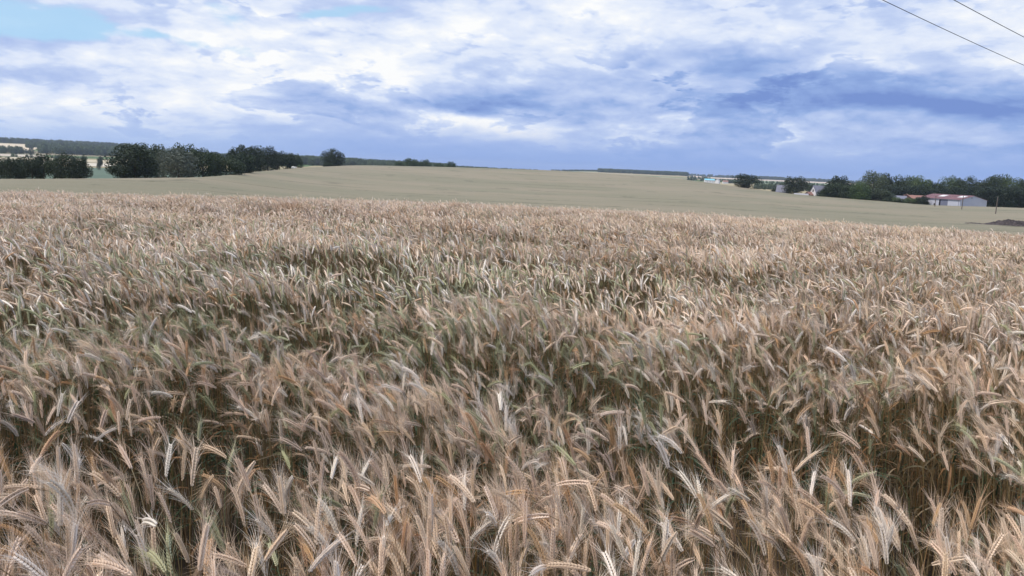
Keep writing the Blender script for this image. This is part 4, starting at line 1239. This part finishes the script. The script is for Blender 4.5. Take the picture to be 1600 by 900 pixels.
def populate(r0, r1, dens):
    x, y = make_points(r0, r1, dens)
    n = len(x)
    keep = np.ones(n, bool)
    si, ci, s_ = shape_pick(x, y, n)
    thin = 0.97 * s_ + 0.72 * sstep(vnoise(x * 1.6, y * 3.2, 71, 2), 0.54, 0.70)
    keep &= rng.random(n) > thin
    x, y, si, ci, s_ = x[keep], y[keep], si[keep], ci[keep], s_[keep]; n = len(x)
    h = stand_height(x, y) * CROP * (1 + rng.normal(0, 0.045, n)) - 0.20 * s_ * rng.random(n)
    low = rng.random(n) < 0.10                    # tillers that stayed short
    h = np.where(low, h * rng.uniform(0.72, 0.9, n), h)
    z = ground_z(x, y)
    rot = np.zeros((n, 3)); rot[:, 0] = rng.normal(0, 0.05, n); rot[:, 1] = rng.normal(0, 0.05, n); rot[:, 2] = lean_dir(x, y, n)
    w_ = rng.uniform(0.88, 1.14, n)
    scl = np.stack([w_, w_, h], -1)
    return np.stack([x, y, z], -1), rot, scl, si, ci

RN, RM, RF = 5.5, 13.0, 46.0
P_, Ro, Sc, si, ci = populate(1.05, RN, 430)
# the individuals that show largest become objects of their own
from mathutils import Euler
ok, dist_, pxs = [], [], []
for i in range(len(P_)):
    if P_[i, 1] > 3.6 or abs(P_[i, 0]) > 2.9: continue
    E = NEAR[si[i]][1]
    M_ = Euler(Ro[i]).to_matrix()
    tip = np.array(M_ @ Vector(E[-1] * Sc[i])) + P_[i]; bs = np.array(M_ @ Vector(E[0] * Sc[i])) + P_[i]
    a_, b_, wd = project(tip); c_, d_, wd2 = project(bs)
    if wd2 > 0.3 and 12 < a_ < 1588 and 0 < b_ < 885 and 12 < c_ < 1588 and d_ < 885:
        vis = math.hypot(a_ - c_, b_ - d_)
        # shown clearly: high in its surroundings
        ok.append((wd2, -vis, i, (a_ + c_) / 2, (b_ + d_) / 2, a_ - c_, b_ - d_, tip, bs))
ok.sort(key=lambda q: (q[0] + 0.004 * q[1] - 0.9 * (q[8][2] - 1.0)))
chosen = ok[:300]
chosen_idx = set(q[2] for q in chosen)
mask = np.array([i not in chosen_idx for i in range(len(P_))])
vid = si * 4 + ci
tag(scatter("grain_crop", P_[mask], Ro[mask], Sc[mask], vid[mask], joined1), kind='stuff')

WORDC = {'straw': "straw", 'pale': "pale highlight-toned", 'green': "greenish", 'brown': "golden brown"}
def bearing(dx_, dy_):
    if abs(dx_) < 0.45 * abs(dy_): return "pointing upright" if dy_ < 0 else "hanging down"
    sd_ = "left" if dx_ < 0 else "right"
    if abs(dy_) < 0.4 * abs(dx_): return "lying level towards " + sd_
    return ("tilted up to " if dy_ < 0 else "drooping down to ") + sd_
def place(px, py):
    c = ["left edge", "near left edge", "left third", "left of middle", "centre left", "centre right", "right of middle", "right third", "near right edge", "right edge"][min(9, int(px / 160))]
    rws = "bottom edge" if py > 850 else "front row" if py > 815 else "second row" if py > 770 else "third row" if py > 730 else "behind third row"
    return rws + ", " + c
used_labels = {}
sizes = np.array([-q[1] for q in chosen]); s_lo, s_hi = np.percentile(sizes, [33, 67])
for q in sorted(chosen, key=lambda q: q[3]):
    i = q[2]; c = COLS[ci[i]]
    root = link("cereal_plant", None, loc=tuple(P_[i])); root.rotation_euler = tuple(Ro[i]); root.scale = tuple(Sc[i]); root.empty_display_size = 0.05
    sz = "long" if -q[1] > s_hi else "short" if -q[1] < s_lo else "medium"
    lab = "%s %s ear %s, %s" % (sz, WORDC[c], bearing(q[5], q[6]), place(q[3], q[4]))
    tag(root, lab, "cereal plant", "bearded cereal plants in the front of the field")
    used_labels.setdefault(lab, []).append(root)
    ms, mg, ma, ml = near_parts[(si[i], c)]
    link("stem", ms, root)
    e_ = link("ear", mg, root)
    tag(link("awns", ma, e_), kind='stuff')
    for q_ in ml: link("leaf", q_, root)

for lab, same in used_labels.items():            # those made in the order left to right
    if len(same) > 1:
        for k, o in enumerate(same):
            o['label'] = lab + ", " + (("left one", "right one")[k] if len(same) == 2 else ("first", "second", "third", "fourth", "fifth", "sixth", "seventh", "eighth", "ninth")[min(k, 8)] + " from left")
P_, Ro, Sc, si, ci = populate(RN, RM, 330)
tag(scatter("grain_crop", P_, Ro, Sc, si * 4 + ci, joined2), kind='stuff')

# ---- farther out: clumps of many simple stalks
def clump(name, idx, nst, size):
    g = np.random.default_rng(500 + idx)
    J = Geo(); mats = [M_STEM['straw'], M_EAR['straw'], M_AWN['straw'], M_EAR['pale'], M_EAR['green'], M_EAR['brown'], M_STEM['green']]
    for k in range(nst):
        order = [0, 1, 11, 2, 3, 12, 4, 13, 5, 6, 7, 8, 9]
        s_i = order[min(12, int(abs(g.normal(4.5, 3.2))))]
        th, curl, b0, el_ = SHAPES[s_i]
        P, E, EA, St, G, A, Lf = stalk_geos(s_i, 3, g)
        yaw = math.pi + g.normal(0, 1.3)
        h = g.normal(1.0, 0.05) * (0.82 if g.random() < 0.1 else 1)
        ca, sa = math.cos(yaw), math.sin(yaw)
        ox, oy = g.uniform(-size, size, 2)
        u = g.random(); gm_ = 3 if u < 0.15 else 4 if u < 0.15 + 0.10 * (idx % 3) else 5 if u < 0.36 else 1
        for gg_, mi in ((St, 6 if gm_ == 4 else 0), (G, gm_), (A, 2)):
            V, Q, T_, _, _ = gg_.arrays()
            V = V * [1, 1, h]
            X = V[:, 0] * ca - V[:, 1] * sa + ox; Y = V[:, 0] * sa + V[:, 1] * ca + oy
            J.add(np.stack([X, Y, V[:, 2]], -1), Q, T_, mi)
    return bpy.data.objects.new(name, J.mesh(name, mats))
clumps = [clump("clump_%02d" % i, i, 40, 0.22) for i in range(10)]
def clump_points(r0, r1, dens):
    x, y = make_points(r0, r1, dens); n = len(x)
    s_ = strips(x, y); keep = rng.random(n) > 0.75 * s_
    x, y, s_ = x[keep], y[keep], s_[keep]; n = len(x)
    h = stand_height(x, y) * CROP * (1 + rng.normal(0, 0.02, n)) - 0.10 * s_
    rot = np.zeros((n, 3)); rot[:, 2] = (vnoise(x * 0.8, y * 0.8, 51, 2) - 0.5) * 3.5 + rng.normal(0, 0.4, n)
    gr = greenness(x, y)
    v = np.where(rng.random(n) < gr, rng.choice([2, 5, 8], n), rng.integers(0, 10, n))
    return np.stack([x, y, ground_z(x, y)], -1), rot, np.stack([np.ones(n), np.ones(n), h], -1), v
a_ = clump_points(RM, RF, 7.5)
tag(scatter("grain_crop", *a_, clumps), kind='stuff')
print('clump count', len(a_[0]))
